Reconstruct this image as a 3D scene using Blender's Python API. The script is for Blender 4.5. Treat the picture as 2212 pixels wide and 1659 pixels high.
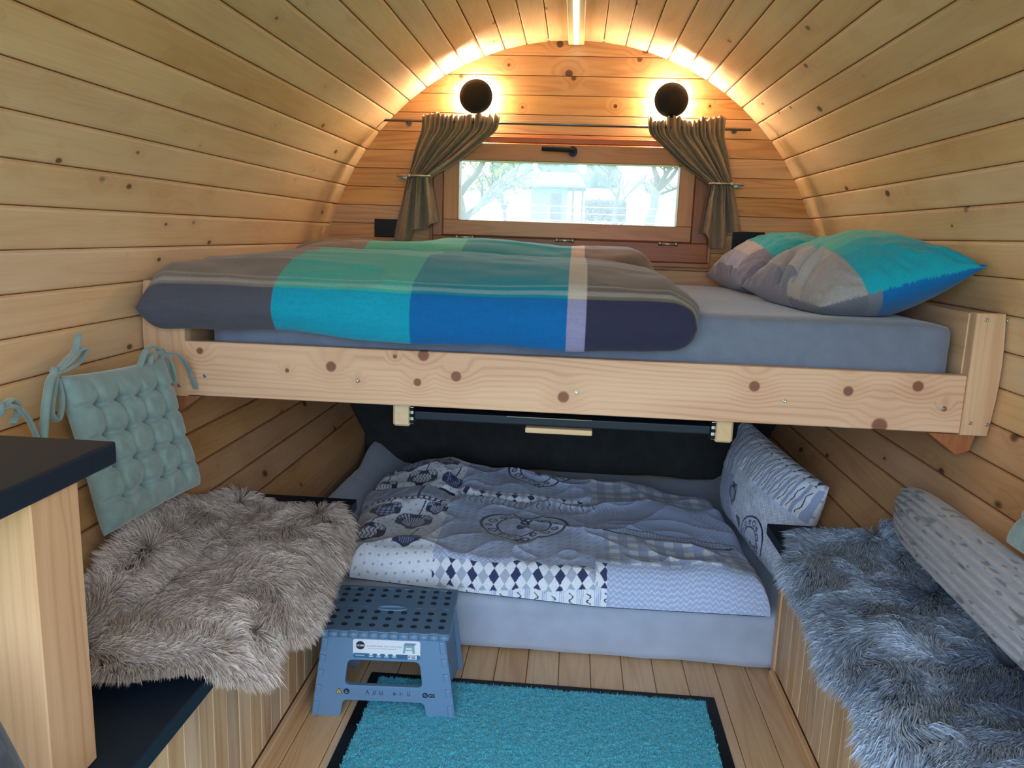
import bpy, bmesh, math, random
import numpy as np
from mathutils import Matrix, Vector

# ------------------------------------------------------------------ scene, camera, light
scene = bpy.context.scene
COL = scene.collection
for o in list(bpy.data.objects):
    bpy.data.objects.remove(o, do_unlink=True)
random.seed(7)
RNG = np.random.default_rng(11)

IMG_W, IMG_H, FPX = 2212.0, 1659.0, 1712.0
CAM = np.array([0.0, 0.0, 1.22])

def _ray(u, v):
    return np.array([(u - IMG_W / 2) / FPX, -(v - IMG_H / 2) / FPX, -1.0])

_y = _ray(1245.0, 512.0); _y /= np.linalg.norm(_y)
_z = np.cross(_ray(2245.0, 546.0), _y); _z /= np.linalg.norm(_z)
if _z[1] < 0: _z = -_z
_x = np.cross(_y, _z)
ROT = np.array([_x, _y, _z])

cam_data = bpy.data.cameras.new('camera')
cam = bpy.data.objects.new('camera', cam_data)
COL.objects.link(cam)
cam_data.sensor_width = 36.0
cam_data.lens = 36.0 * FPX / IMG_W
cam_data.clip_start = 0.02
M = Matrix.Identity(4)
for i in range(3):
    for j in range(3):
        M[i][j] = float(ROT[i][j])
    M[i][3] = float(CAM[i])
cam.matrix_world = M
scene.camera = cam

vs = scene.view_settings
vs.view_transform = 'Standard'; vs.look = 'None'; vs.gamma = 1.0
vs.use_curve_mapping = False
vs.exposure = -0.10

cy = scene.cycles
cy.max_bounces = 7; cy.diffuse_bounces = 5; cy.glossy_bounces = 3; cy.transmission_bounces = 4; cy.transparent_max_bounces = 8
cy.caustics_reflective = False; cy.caustics_refractive = False
cy.sample_clamp_indirect = 8.0

world = bpy.data.worlds.new('overcast_sky')
scene.world = world
world.use_nodes = True
bg = world.node_tree.nodes['Background']
bg.inputs[0].default_value = (0.60, 0.80, 1.0, 1)
bg.inputs[1].default_value = 6.8

def portal(name, loc, rot, sx, sy):
    l = bpy.data.lights.new(name, 'AREA'); l.shape = 'RECTANGLE'; l.size = sx; l.size_y = sy
    l.cycles.is_portal = True
    o = bpy.data.objects.new(name, l); COL.objects.link(o)
    o.location = loc; o.rotation_euler = rot
    return o

# ------------------------------------------------------------------ measures of the place (metres)
XC, ZC, RB = -0.037, 0.95, 1.03          # barrel axis and inner radius
YW, YF = 3.32, -0.14                     # inner faces of the back and front walls
portal('doorway_portal', (XC, YF - 0.01, 0.98), (math.radians(90), 0, 0), 2.0, 2.0)

# ------------------------------------------------------------------ helpers
def link(o, parent=None):
    COL.objects.link(o)
    if parent is not None: o.parent = parent
    return o

def tag(o, label, cat, group=None, kind=None):
    o['label'] = label
    if cat: o['category'] = cat
    if group: o['group'] = group
    if kind: o['kind'] = kind
    return o

def empty(name, loc=(0, 0, 0), rot=(0, 0, 0), parent=None):
    o = bpy.data.objects.new(name, None); o.empty_display_size = 0.05
    o.location = loc; o.rotation_euler = rot
    return link(o, parent)

def set_attr(me, name, data, dtype, domain='POINT'):
    a = me.attributes.new(name, dtype, domain)
    data = np.asarray(data, dtype=np.float32).ravel()
    a.data.foreach_set('color' if 'COLOR' in dtype else 'vector', data)

def mk_mesh(name, V, F, smooth=False, wc=None, col=None, uv=None):
    """V (n,3); F list of tuples or (m,k) array."""
    V = np.asarray(V, dtype=np.float32)
    me = bpy.data.meshes.new(name)
    if isinstance(F, np.ndarray):
        m, k = F.shape
        me.vertices.add(len(V)); me.vertices.foreach_set('co', V.ravel())
        me.loops.add(m * k); me.loops.foreach_set('vertex_index', F.astype(np.int32).ravel())
        me.polygons.add(m)
        me.polygons.foreach_set('loop_start', np.arange(0, m * k, k, dtype=np.int32))
        me.update(calc_edges=True)
    else:
        me.from_pydata(V.tolist(), [], [tuple(int(i) for i in f) for f in F])
    if smooth:
        me.polygons.foreach_set('use_smooth', np.ones(len(me.polygons), dtype=bool))
    if wc is not None: set_attr(me, 'wc', wc, 'FLOAT_VECTOR')
    if col is not None:
        col = np.asarray(col, dtype=np.float32)
        if col.shape[1] == 3: col = np.concatenate([col, np.ones((len(col), 1), np.float32)], 1)
        set_attr(me, 'print', col, 'FLOAT_COLOR')
    if uv is not None:
        u3 = np.zeros((len(V), 3), np.float32); u3[:, :2] = uv
        set_attr(me, 'uvp', u3, 'FLOAT_VECTOR')
    me.update()
    return me

def obj(name, me, mat=None, parent=None, loc=None, rot=None):
    if mat is not None and len(me.materials) == 0: me.materials.append(mat)
    o = bpy.data.objects.new(name, me)
    if loc is not None: o.location = loc
    if rot is not None: o.rotation_euler = rot
    return link(o, parent)

def box_geo(sx, sy, sz, bev=0.0, seg=2):
    """centred box, optionally bevelled -> V, F"""
    bm = bmesh.new()
    bmesh.ops.create_cube(bm, size=1.0)
    bmesh.ops.scale(bm, vec=(sx, sy, sz), verts=bm.verts)
    if bev > 0:
        bmesh.ops.bevel(bm, geom=list(bm.edges), offset=bev, segments=seg, profile=0.6, affect='EDGES')
    bmesh.ops.recalc_face_normals(bm, faces=bm.faces)
    bm.verts.ensure_lookup_table()
    V = np.array([v.co[:] for v in bm.verts]); F = [tuple(v.index for v in f.verts) for f in bm.faces]
    bm.free()
    return V, F

def wcoord(V, axis, off=(0, 0, 0)):
    o = {'x': (0, 2, 1), 'y': (1, 0, 2), 'z': (2, 0, 1)}[axis]
    return np.asarray(V)[:, o] + np.asarray(off)

def wood_box(name, lo, hi, axis, mat, parent=None, bev=0.003, seg=1):
    lo = np.array(lo, float); hi = np.array(hi, float)
    c = (lo + hi) / 2; s = hi - lo
    V, F = box_geo(*s, bev=bev, seg=seg)
    me = mk_mesh(name, V, F, wc=wcoord(V, axis))
    return obj(name, me, mat, parent, loc=tuple(c))

def plain_box(name, lo, hi, mat, parent=None, bev=0.003, seg=2, rot=None):
    lo = np.array(lo, float); hi = np.array(hi, float)
    V, F = box_geo(*(hi - lo), bev=bev, seg=seg)
    return obj(name, mk_mesh(name, V, F, wc=wcoord(V, 'x')), mat, parent, loc=tuple((lo + hi) / 2), rot=rot)

def join_geo(parts):
    Vs, Fs, n = [], [], 0
    for V, F in parts:
        Vs.append(np.asarray(V)); Fs += [tuple(i + n for i in f) for f in F]; n += len(V)
    return np.concatenate(Vs), Fs

def frames(P):
    P = np.asarray(P, float); T = np.gradient(P, axis=0)
    T /= np.linalg.norm(T, axis=1)[:, None] + 1e-12
    up = np.array([0, 0, 1.0]) if abs(T[0][2]) < 0.9 else np.array([1.0, 0, 0])
    N = []
    n = np.cross(T[0], up); n /= np.linalg.norm(n)
    for t in T:
        n = n - t * (n @ t); n /= np.linalg.norm(n) + 1e-12
        N.append(n.copy())
    N = np.array(N); B = np.cross(T, N)
    return T, N, B

def tube_geo(P, r, k=8, flat=1.0, cap=True):
    P = np.asarray(P, float); n = len(P); r = np.broadcast_to(np.asarray(r, float), (n,))
    T, N, B = frames(P)
    a = np.linspace(0, 2 * np.pi, k, endpoint=False)
    V = (P[:, None] + r[:, None, None] * (np.cos(a)[None, :, None] * N[:, None] + flat * np.sin(a)[None, :, None] * B[:, None])).reshape(-1, 3)
    F = [(i * k + j, i * k + (j + 1) % k, (i + 1) * k + (j + 1) % k, (i + 1) * k + j) for i in range(n - 1) for j in range(k)]
    if cap:
        F.append(tuple(range(k))[::-1]); F.append(tuple((n - 1) * k + j for j in range(k)))
    return V, F

def cyl_geo(c, axis, r, h, k=24):
    c = np.array(c, float); a = np.array(axis, float); a /= np.linalg.norm(a)
    return tube_geo([c - a * h / 2, c + a * h / 2], r, k)

def lathe_geo(prof, k=32):
    """profile list of (r, z) -> revolved about z"""
    a = np.linspace(0, 2 * np.pi, k, endpoint=False); n = len(prof)
    V = np.array([[r * math.cos(t), r * math.sin(t), z] for r, z in prof for t in a])
    F = [(i * k + j, i * k + (j + 1) % k, (i + 1) * k + (j + 1) % k, (i + 1) * k + j) for i in range(n - 1) for j in range(k)]
    return V, F

def catmull(P, n):
    P = np.asarray(P, float); m = len(P)
    t = np.linspace(0, m - 1, n); i = np.minimum(t.astype(int), m - 2); f = (t - i)[:, None]
    g = lambda k: P[np.clip(k, 0, m - 1)]
    p0, p1, p2, p3 = g(i - 1), g(i), g(i + 1), g(i + 2)
    return 0.5 * (2 * p1 + (p2 - p0) * f + (2 * p0 - 5 * p1 + 4 * p2 - p3) * f ** 2 + (3 * p1 - p0 - 3 * p2 + p3) * f ** 3)

def grid_faces(n, m, closed_m=False, base=0):
    """n rows x m columns of vertices -> quads array"""
    mm = m if closed_m else m - 1
    i, j = np.meshgrid(np.arange(n - 1), np.arange(mm), indexing='ij')
    a = i * m + j; b = i * m + (j + 1) % m
    return np.stack([a, b, b + m, a + m], -1).reshape(-1, 4) + base

def _h(ix, iy, iz, seed):
    n = (ix * 374761393 + iy * 668265263 + iz * 2147483647 + seed * 974711) & 0xffffffff
    n = ((n ^ (n >> 13)) * 1274126177) & 0xffffffff
    return ((n ^ (n >> 16)) & 0xffff) / 65535.0

def vnoise(x, y, z=0.0, seed=0):
    x, y, z = np.broadcast_arrays(np.asarray(x, float), np.asarray(y, float), np.asarray(z, float))
    X, Y, Z = np.floor(x), np.floor(y), np.floor(z)
    fx, fy, fz = x - X, y - Y, z - Z
    s = lambda t: t * t * (3 - 2 * t)
    fx, fy, fz = s(fx), s(fy), s(fz)
    X, Y, Z = X.astype(np.int64), Y.astype(np.int64), Z.astype(np.int64)
    r = 0
    for dx in (0, 1):
        for dy in (0, 1):
            for dz in (0, 1):
                w = (fx if dx else 1 - fx) * (fy if dy else 1 - fy) * (fz if dz else 1 - fz)
                r = r + w * _h(X + dx, Y + dy, Z + dz, seed)
    return r * 2 - 1

def fbm(x, y, z=0.0, seed=0, oct=3):
    r, a = 0, 1.0
    for k in range(oct):
        r = r + a * vnoise(np.asarray(x) * 2 ** k, np.asarray(y) * 2 ** k, np.asarray(z) * 2 ** k, seed + k); a *= 0.5
    return r

def sstep(a, b, x):
    t = np.clip((np.asarray(x, float) - a) / (b - a), 0, 1); return t * t * (3 - 2 * t)

def plate_mesh(name, loops, thick, bev=0.0, res=2):
    """flat shape with holes from 2-D loops, extruded (thickness along local z, centred)"""
    cu = bpy.data.curves.new(name + '_outline', 'CURVE'); cu.dimensions = '2D'; cu.fill_mode = 'BOTH'
    cu.extrude = max(thick / 2 - bev, 0.0); cu.bevel_depth = bev; cu.bevel_resolution = res
    for lp in loops:
        sp = cu.splines.new('POLY'); sp.points.add(len(lp) - 1); sp.use_cyclic_u = True
        for p, q in zip(sp.points, lp): p.co = (q[0], q[1], 0, 1)
    o = bpy.data.objects.new(name + '_outline', cu)
    me = o.to_mesh()
    V = np.array([v.co[:] for v in me.vertices]); F = [tuple(p.vertices) for p in me.polygons]
    o.to_mesh_clear(); bpy.data.objects.remove(o); bpy.data.curves.remove(cu)
    return V, F

def text_geo(body, size, extrude=0.0002, align='LEFT', bold=0.0, spacing=1.0):
    cu = bpy.data.curves.new('lettering', 'FONT'); cu.body = body; cu.size = size
    cu.extrude = extrude; cu.align_x = align; cu.offset = bold; cu.resolution_u = 3; cu.space_character = spacing
    o = bpy.data.objects.new('lettering', cu); COL.objects.link(o)
    dg = bpy.context.evaluated_depsgraph_get(); oe = o.evaluated_get(dg); me = oe.to_mesh()
    V = np.array([v.co[:] for v in me.vertices]).reshape(-1, 3); F = [tuple(p.vertices) for p in me.polygons]
    oe.to_mesh_clear(); bpy.data.objects.remove(o); bpy.data.curves.remove(cu)
    return V, F

def rrect(x0, y0, x1, y1, r, n=5):
    P = []
    for cx, cy, a0 in ((x1 - r, y0 + r, -90), (x1 - r, y1 - r, 0), (x0 + r, y1 - r, 90), (x0 + r, y0 + r, 180)):
        for k in range(n + 1):
            a = math.radians(a0 + 90 * k / n); P.append((cx + r * math.cos(a), cy + r * math.sin(a)))
    return P

def round_poly(P, radii, n=5):
    """round the corners of a polygon"""
    out = []; m = len(P)
    for i in range(m):
        p0, p1, p2 = np.array(P[i - 1], float), np.array(P[i], float), np.array(P[(i + 1) % m], float)
        r = radii if np.isscalar(radii) else radii[i]
        a, b = p0 - p1, p2 - p1
        la, lb = np.linalg.norm(a), np.linalg.norm(b); a /= la; b /= lb
        d = min(r, la * 0.45, lb * 0.45)
        q0, q2 = p1 + a * d, p1 + b * d
        for k in range(n + 1):
            t = k / n; out.append(tuple((1 - t) ** 2 * q0 + 2 * t * (1 - t) * p1 + t * t * q2))
    return out
# ------------------------------------------------------------------ materials
def srgb(r, g, b):
    f = lambda c: c / 12.92 if c <= 0.04045 else ((c + 0.055) / 1.055) ** 2.4
    return (f(r / 255), f(g / 255), f(b / 255), 1.0)

class NT:
    def __init__(self, name):
        self.mat = bpy.data.materials.new(name); self.mat.use_nodes = True
        self.t = self.mat.node_tree; self.t.nodes.clear()
        self.out = self.n('ShaderNodeOutputMaterial')
        self.b = self.n('ShaderNodeBsdfPrincipled')
        self.l(self.b.outputs[0], self.out.inputs[0])
    def n(self, typ, **kw):
        nd = self.t.nodes.new(typ)
        for k, v in kw.items(): setattr(nd, k, v)
        return nd
    def l(self, a, b): self.t.links.new(a, b)
    def put(self, sock, v):
        if hasattr(v, 'is_output') or isinstance(v, bpy.types.NodeSocket): self.l(v, sock)
        else: sock.default_value = v
    def math(self, op, a, b=0.0, c=0.0, clamp=False):
        nd = self.n('ShaderNodeMath', operation=op, use_clamp=clamp)
        for s, v in zip(nd.inputs, (a, b, c)): self.put(s, v)
        return nd.outputs[0]
    def vmath(self, op, a, b=(0, 0, 0), c=(0, 0, 0)):
        nd = self.n('ShaderNodeVectorMath', operation=op)
        for s, v in zip(nd.inputs, (a, b, c)): self.put(s, v)
        return nd.outputs['Value'] if op in ('LENGTH', 'DISTANCE', 'DOT_PRODUCT') else nd.outputs[0]
    def mix(self, f, a, b, mode='MIX'):
        nd = self.n('ShaderNodeMix', data_type='RGBA', blend_type=mode)
        self.put(nd.inputs[0], f); self.put(nd.inputs[6], a); self.put(nd.inputs[7], b)
        return nd.outputs[2]
    def ramp(self, f, stops, interp='LINEAR'):
        nd = self.n('ShaderNodeValToRGB'); cr = nd.color_ramp; cr.interpolation = interp
        while len(cr.elements) < len(stops): cr.elements.new(0.5)
        for e, (p, c) in zip(cr.elements, stops): e.position = p; e.color = c
        self.put(nd.inputs[0], f); return nd.outputs[0]
    def mr(self, v, a, b, c=0.0, d=1.0, smooth=True):
        nd = self.n('ShaderNodeMapRange'); nd.interpolation_type = 'SMOOTHSTEP' if smooth else 'LINEAR'
        for s, x in zip(nd.inputs, (v, a, b, c, d)): self.put(s, x)
        return nd.outputs[0]
    def noise(self, vec, scale=1.0, detail=2.0, rough=0.5, dist=0.0):
        nd = self.n('ShaderNodeTexNoise')
        if vec is not None: self.l(vec, nd.inputs['Vector'])
        nd.inputs['Scale'].default_value = scale; nd.inputs['Detail'].default_value = detail
        nd.inputs['Roughness'].default_value = rough; nd.inputs['Distortion'].default_value = dist
        return nd.outputs[0]
    def attr(self, name):
        nd = self.n('ShaderNodeAttribute', attribute_name=name); return nd
    def bump(self, h, strength=0.3, dist=0.01):
        nd = self.n('ShaderNodeBump'); nd.inputs['Strength'].default_value = strength; nd.inputs['Distance'].default_value = dist
        self.l(h, nd.inputs['Height']); self.l(nd.outputs[0], self.b.inputs['Normal'])
    def base(self, c): self.put(self.b.inputs['Base Color'], c)
    def set(self, **kw):
        for k, v in kw.items(): self.put(self.b.inputs[k.replace('_', ' ')], v)
        return self

def wood(name, light, dark, knot, ring=0.45, knots=None, kdens=0.5, kscale=(3.4, 11.0), rough=0.5, freq=9.0, tint=0.10, spec=0.35, gscale=(1.1, 13.0), ksize=0.15, lines=16.0):
    m = NT(name)
    wc = m.attr('wc').outputs['Vector']
    oi = m.n('ShaderNodeObjectInfo')
    rnd = oi.outputs['Random']
    offs = m.vmath('MULTIPLY', m.n('ShaderNodeCombineXYZ').outputs[0], (1, 1, 1))
    cx = m.n('ShaderNodeCombineXYZ')
    m.l(m.math('MULTIPLY', rnd, 91.7), cx.inputs[0]); m.l(m.math('MULTIPLY', rnd, 53.3), cx.inputs[1]); m.l(m.math('MULTIPLY', rnd, 31.1), cx.inputs[2])
    P = m.vmath('ADD', wc, cx.outputs[0])
    if knots:
        d = None
        for (kx, ky, r) in knots:
            q = m.vmath('LENGTH', m.vmath('MULTIPLY', m.vmath('SUBTRACT', wc, (kx, ky, 0)), (1 / r, 1.0 / r, 0)))
            d = q if d is None else m.math('MINIMUM', d, q)
        kn = m.mr(d, 0.75, 1.15, 1.0, 0.0)
        halo = m.mr(d, 0.6, 5.5, 1.0, 0.0)
    else:
        vor = m.n('ShaderNodeTexVoronoi'); vor.inputs['Scale'].default_value = 1.0
        m.l(m.vmath('MULTIPLY', P, (kscale[0], kscale[1], kscale[1])), vor.inputs['Vector'])
        d0 = vor.outputs['Distance']
        sep = m.n('ShaderNodeSeparateColor'); m.l(vor.outputs['Color'], sep.inputs[0])
        size = m.math('MULTIPLY', m.mr(sep.outputs[0], 1.0 - kdens, 1.0, 0.0, 1.0, False), ksize)
        size = m.math('MAXIMUM', size, 0.0001)
        d = m.math('DIVIDE', d0, size)
        kn = m.mr(d, 0.6, 1.2, 1.0, 0.0)
        halo = m.mr(d, 0.6, 4.5, 1.0, 0.0)
    n1 = m.noise(m.vmath('MULTIPLY', P, (gscale[0], gscale[1], gscale[1])), 1.0, 1.5, 0.45, 0.25)
    s = m.n('ShaderNodeSeparateXYZ'); m.l(P, s.inputs[0])
    g = m.math('ADD', m.math('MULTIPLY', n1, freq), m.math('MULTIPLY', s.outputs[1], lines))
    g = m.math('ADD', g, m.math('MULTIPLY', halo, 1.6))
    w = m.math('ADD', m.math('MULTIPLY', m.math('SINE', m.math('MULTIPLY', g, 6.2832)), 0.5), 0.5)
    w = m.math('POWER', w, 2.6)
    patch = m.noise(m.vmath('MULTIPLY', P, (2.0, 9.0, 9.0)), 1.0, 2.0)
    w = m.math('MULTIPLY', w, m.mr(patch, 0.25, 0.75, 0.25, 1.0))
    fib = m.noise(m.vmath('MULTIPLY', P, (6.0, 330.0, 330.0)), 1.0, 2.0)
    c = m.mix(m.math('MULTIPLY', w, ring), light, dark)
    c = m.mix(m.math('MULTIPLY', m.mr(patch, 0.35, 0.75), 0.30), c, dark)
    c = m.mix(m.math('MULTIPLY', m.mr(fib, 0.35, 0.75), 0.16), c, dark)
    c = m.mix(m.math('MULTIPLY', halo, 0.25), c, dark)
    # board to board tone
    wn = m.n('ShaderNodeTexWhiteNoise', noise_dimensions='1D'); m.l(m.math('MULTIPLY', rnd, 77.0), wn.inputs['W'])
    val = m.math('ADD', m.math('MULTIPLY', m.math('SUBTRACT', wn.outputs[0], 0.5), 2 * tint), 1.0)
    hs = m.n('ShaderNodeHueSaturation'); m.l(val, hs.inputs['Value']); m.l(c, hs.inputs['Color'])
    m.l(m.math('ADD', m.math('MULTIPLY', rnd, 0.2), 0.9), hs.inputs['Saturation'])
    c = m.mix(m.math('MULTIPLY', kn, 0.88), hs.outputs[0], knot)
    m.base(c)
    m.set(Roughness=rough, Specular_IOR_Level=spec)
    return m.mat

def plain(name, c, rough=0.5, metal=0.0, spec=0.5, emis=None, strength=0.0, var=0.0, vscale=40.0, bump=0.0, bscale=400.0, bdist=0.002, sheen=0.0):
    m = NT(name)
    if var > 0 or bump > 0:
        tc = m.n('ShaderNodeTexCoord').outputs['Object']
    if var > 0:
        nz = m.noise(tc, vscale, 3.0)
        dk = tuple(x * (1 - var) for x in c[:3]) + (1,); lt = tuple(min(1, x * (1 + var)) for x in c[:3]) + (1,)
        m.base(m.mix(m.mr(nz, 0.3, 0.7), dk, lt))
    else: m.base(c)
    m.set(Roughness=rough, Metallic=metal, Specular_IOR_Level=spec)
    if sheen: m.set(Sheen_Weight=sheen, Sheen_Roughness=0.5)
    if emis is not None: m.set(Emission_Color=emis, Emission_Strength=strength)
    if bump > 0: m.bump(m.noise(tc, bscale, 2.0), bump, bdist)
    return m.mat

def printed(name, rough=0.9, bscale=500.0, bump=0.25, sheen=0.25):
    """fabric whose printed or woven pattern sits in the 'print' attribute"""
    m = NT(name); tc = m.n('ShaderNodeTexCoord').outputs['Object']
    c = m.attr('print').outputs['Color']
    nz = m.noise(tc, 160.0, 2.0)
    m.base(m.mix(m.math('MULTIPLY', m.mr(nz, 0.3, 0.8), 0.12), c, (0.02, 0.02, 0.03, 1)))
    m.set(Roughness=rough, Specular_IOR_Level=0.2, Sheen_Weight=sheen, Sheen_Roughness=0.5)
    m.bump(m.noise(tc, bscale, 2.0), bump, 0.0012)
    return m.mat

LIGHT = srgb(226, 196, 146)
W_CEIL = wood('pine_profile_board', srgb(232, 197, 156), srgb(196, 146, 104), srgb(92, 60, 38), ring=0.20, kdens=0.50, kscale=(8.0, 14.0), rough=0.45, tint=0.06, ksize=0.17)
W_WALL = wood('pine_wall_board', srgb(222, 172, 124), srgb(178, 120, 76), srgb(84, 50, 30), ring=0.30, kdens=0.50, kscale=(7.0, 13.0), rough=0.45, tint=0.07, ksize=0.19)
W_BACK = wood('larch_toned_board', srgb(220, 172, 120), srgb(164, 102, 60), srgb(70, 34, 18), ring=0.5, kdens=0.35, kscale=(1.8, 10.0), rough=0.42, tint=0.13)
W_FLOOR = wood('pine_floor_plank', srgb(228, 188, 146), srgb(182, 128, 86), srgb(88, 52, 30), ring=0.4, kdens=0.25, kscale=(2.2, 9.0), rough=0.4, tint=0.07)
W_BENCH = wood('striped_pine_panel', srgb(224, 188, 150), srgb(156, 110, 76), srgb(80, 48, 28), ring=0.5, kdens=0.15, kscale=(2.2, 8.0), rough=0.5, tint=0.16, freq=6.0)
W_BED = wood('light_spruce', srgb(230, 190, 156), srgb(198, 144, 106), srgb(112, 62, 40), ring=0.42, kdens=0.25, kscale=(2.4, 8.0), rough=0.55, tint=0.03, freq=7.0)
W_POST = wood('spruce_glued_post', srgb(228, 188, 152), srgb(186, 128, 92), srgb(104, 52, 36), ring=0.45, kdens=0.3, kscale=(2.4, 8.0), rough=0.5, tint=0.05, freq=6.0, lines=45.0)
W_WIN = wood('window_timber', srgb(196, 138, 88), srgb(146, 82, 46), srgb(80, 40, 22), ring=0.35, kdens=0.05, rough=0.35, tint=0.12)
W_FRAME = wood('red_window_timber', srgb(176, 108, 66), srgb(120, 58, 34), srgb(70, 34, 20), ring=0.35, kdens=0.05, rough=0.35, tint=0.14)
SHELL = plain('barrel_shell', srgb(120, 86, 54), 0.8)
DARK_LAM = plain('anthracite_laminate', srgb(26, 36, 50), 0.45, spec=0.25, bump=0.10, bscale=900.0, bdist=0.0008)
BLACK = plain('matt_black', srgb(14, 13, 13), 0.6, spec=0.2)
BLACK_PL = plain('black_plastic', srgb(16, 17, 18), 0.45, spec=0.3)
STEEL = plain('brushed_steel', srgb(190, 192, 196), 0.3, 1.0)
STEEL_D = plain('dull_steel_rod', srgb(110, 112, 116), 0.35, 1.0)
GREY_SHEET = plain('grey_jersey_sheet', srgb(118, 126, 148), 0.92, spec=0.15, var=0.06, vscale=25.0, bump=0.25, bscale=700.0, bdist=0.0008, sheen=0.4)
PALE_SHEET = plain('pale_grey_sheet', srgb(168, 176, 196), 0.92, spec=0.15, var=0.05, vscale=14.0, bump=0.2, bscale=700.0, bdist=0.0008, sheen=0.4)
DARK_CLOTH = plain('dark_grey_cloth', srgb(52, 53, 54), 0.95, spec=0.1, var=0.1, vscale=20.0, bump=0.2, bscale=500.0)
LINEN = plain('taupe_linen', srgb(152, 132, 110), 0.9, spec=0.15, var=0.10, vscale=60.0, bump=0.4, bscale=650.0, bdist=0.001, sheen=0.2)
SUEDE = plain('sage_suede', srgb(130, 149, 148), 0.95, spec=0.1, var=0.10, vscale=30.0, bump=0.2, bscale=260.0, bdist=0.001, sheen=0.5)
PRINT = printed('printed_cotton')
# ------------------------------------------------------------------ the barrel shell
def barrel_hw(z, extra=0.0):
    """half width of the room at height z"""
    r = RB + extra
    if z < 0.356: return 0.842 + extra
    return math.sqrt(max(r * r - (z - ZC) ** 2, 0.0))

SEAMS = [0.0] + [5.95 + 4.868 * k for k in range(12)]
while SEAMS[-1] < 124.0: SEAMS.append(SEAMS[-1] + 4.69)
Y0, Y1 = YF, YW + 0.022

def arc_shell(name, a0, a1, extra_pts=(), parent=None):
    """curved outer skin behind the boards, angle measured from the crown"""
    n = 24; A = [math.radians(a0 + (a1 - a0) * k / n) for k in range(n + 1)]
    inner = [(XC + (RB + 0.026) * math.sin(a), ZC + (RB + 0.026) * math.cos(a)) for a in A] + [(p[0], p[1]) for p in extra_pts]
    outer = [(XC + (RB + 0.060) * math.sin(a), ZC + (RB + 0.060) * math.cos(a)) for a in A] + [(p[0] + math.copysign(0.034, p[0]), p[1]) for p in extra_pts]
    m = len(inner); V = []
    for y in (Y0, Y1 + 0.05):
        V += [(x, y, z) for x, z in inner] + [(x, y, z) for x, z in outer]
    F = []
    for k in range(m - 1):
        F += [(k, k + 1, 2 * m + k + 1, 2 * m + k), (m + k, 3 * m + k, 3 * m + k + 1, m + k + 1),
              (k, m + k, m + k + 1, k + 1), (2 * m + k, 2 * m + k + 1, 3 * m + k + 1, 3 * m + k)]
    F += [(0, 2 * m, 3 * m, m), (m - 1, 2 * m - 1, 4 * m - 1, 3 * m - 1)]
    o = obj(name, mk_mesh(name, V, F), SHELL, parent)
    o['kind'] = 'structure'
    return o

ceiling = arc_shell('ceiling', -59.6, 59.6)
tag(ceiling, 'arched ceiling of pale pine boards running lengthwise to the back wall', 'ceiling')
wall_left = arc_shell('wall_left', -59.6, -125.0, [(XC - 0.868, 0.35), (XC - 0.868, -0.02)])
tag(wall_left, 'curved pine board wall on the side of the tufted chair cushion', 'wall')
wall_right = arc_shell('wall_right', 59.6, 125.0, [(XC + 0.868, 0.35), (XC + 0.868, -0.02)])
tag(wall_right, 'curved pine board wall on the side of the blue pillows', 'wall')

def board_mesh(w, L, t=0.024, ch=0.0035, mat=None):
    prof = [(-w / 2, -t), (-w / 2, -0.006), (-w / 2 + ch, -0.0008), (-w / 2 + ch * 2.2, 0), (w / 2 - ch * 2.2, 0), (w / 2 - ch, -0.0008), (w / 2, -0.006), (w / 2, -t)]
    m = len(prof); V = []
    for y in (-L / 2, L / 2): V += [(x, y, z) for x, z in prof]
    F = [(k, k + 1, m + k + 1, m + k) for k in range(m - 1)] + [(m - 1, 0, m, 2 * m - 1)]
    F += [tuple(range(m))[::-1], tuple(range(m, 2 * m))]
    V = np.array(V)
    me = mk_mesh('board', V, F, wc=wcoord(V, 'y'))
    me.materials.append(mat or W_CEIL); return me

_boards, _low = {}, {}
for sgn in (-1, 1):
    for k in range(len(SEAMS) - 1):
        a0, a1 = SEAMS[k], SEAMS[k + 1]; h = math.radians(a1 - a0) / 2
        key = round(a1 - a0, 3)
        if key not in _boards: _boards[key] = board_mesh(2 * RB * math.sin(h) - 0.0012, Y1 - Y0)
        ph = math.radians((a0 + a1) / 2) * sgn
        rc = RB * math.cos(h)
        par = ceiling if a1 < 60 else (wall_left if sgn < 0 else wall_right)
        if a0 > 96 and key not in _low: _low[key] = board_mesh(2 * RB * math.sin(h) - 0.0012, Y1 - Y0, mat=W_WALL)
        o = obj('board', _low[key] if a0 > 96 else _boards[key], None, par, loc=(XC + rc * math.sin(ph), (Y0 + Y1) / 2, ZC + rc * math.cos(ph)), rot=(0, ph + math.pi, 0))
    # upright foot of the wall below the curve
    zt = ZC + RB * math.cos(math.radians(SEAMS[-1]))
    nb = 4; bh = zt / nb
    if 'foot' not in _boards: _boards['foot'] = board_mesh(bh - 0.0012, Y1 - Y0, mat=W_WALL)
    for k in range(nb):
        obj('board', _boards['foot'], None, wall_left if sgn < 0 else wall_right,
            loc=(XC + sgn * 0.842, (Y0 + Y1) / 2, bh * (k + 0.5)), rot=(0, -sgn * math.pi / 2, 0))

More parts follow.
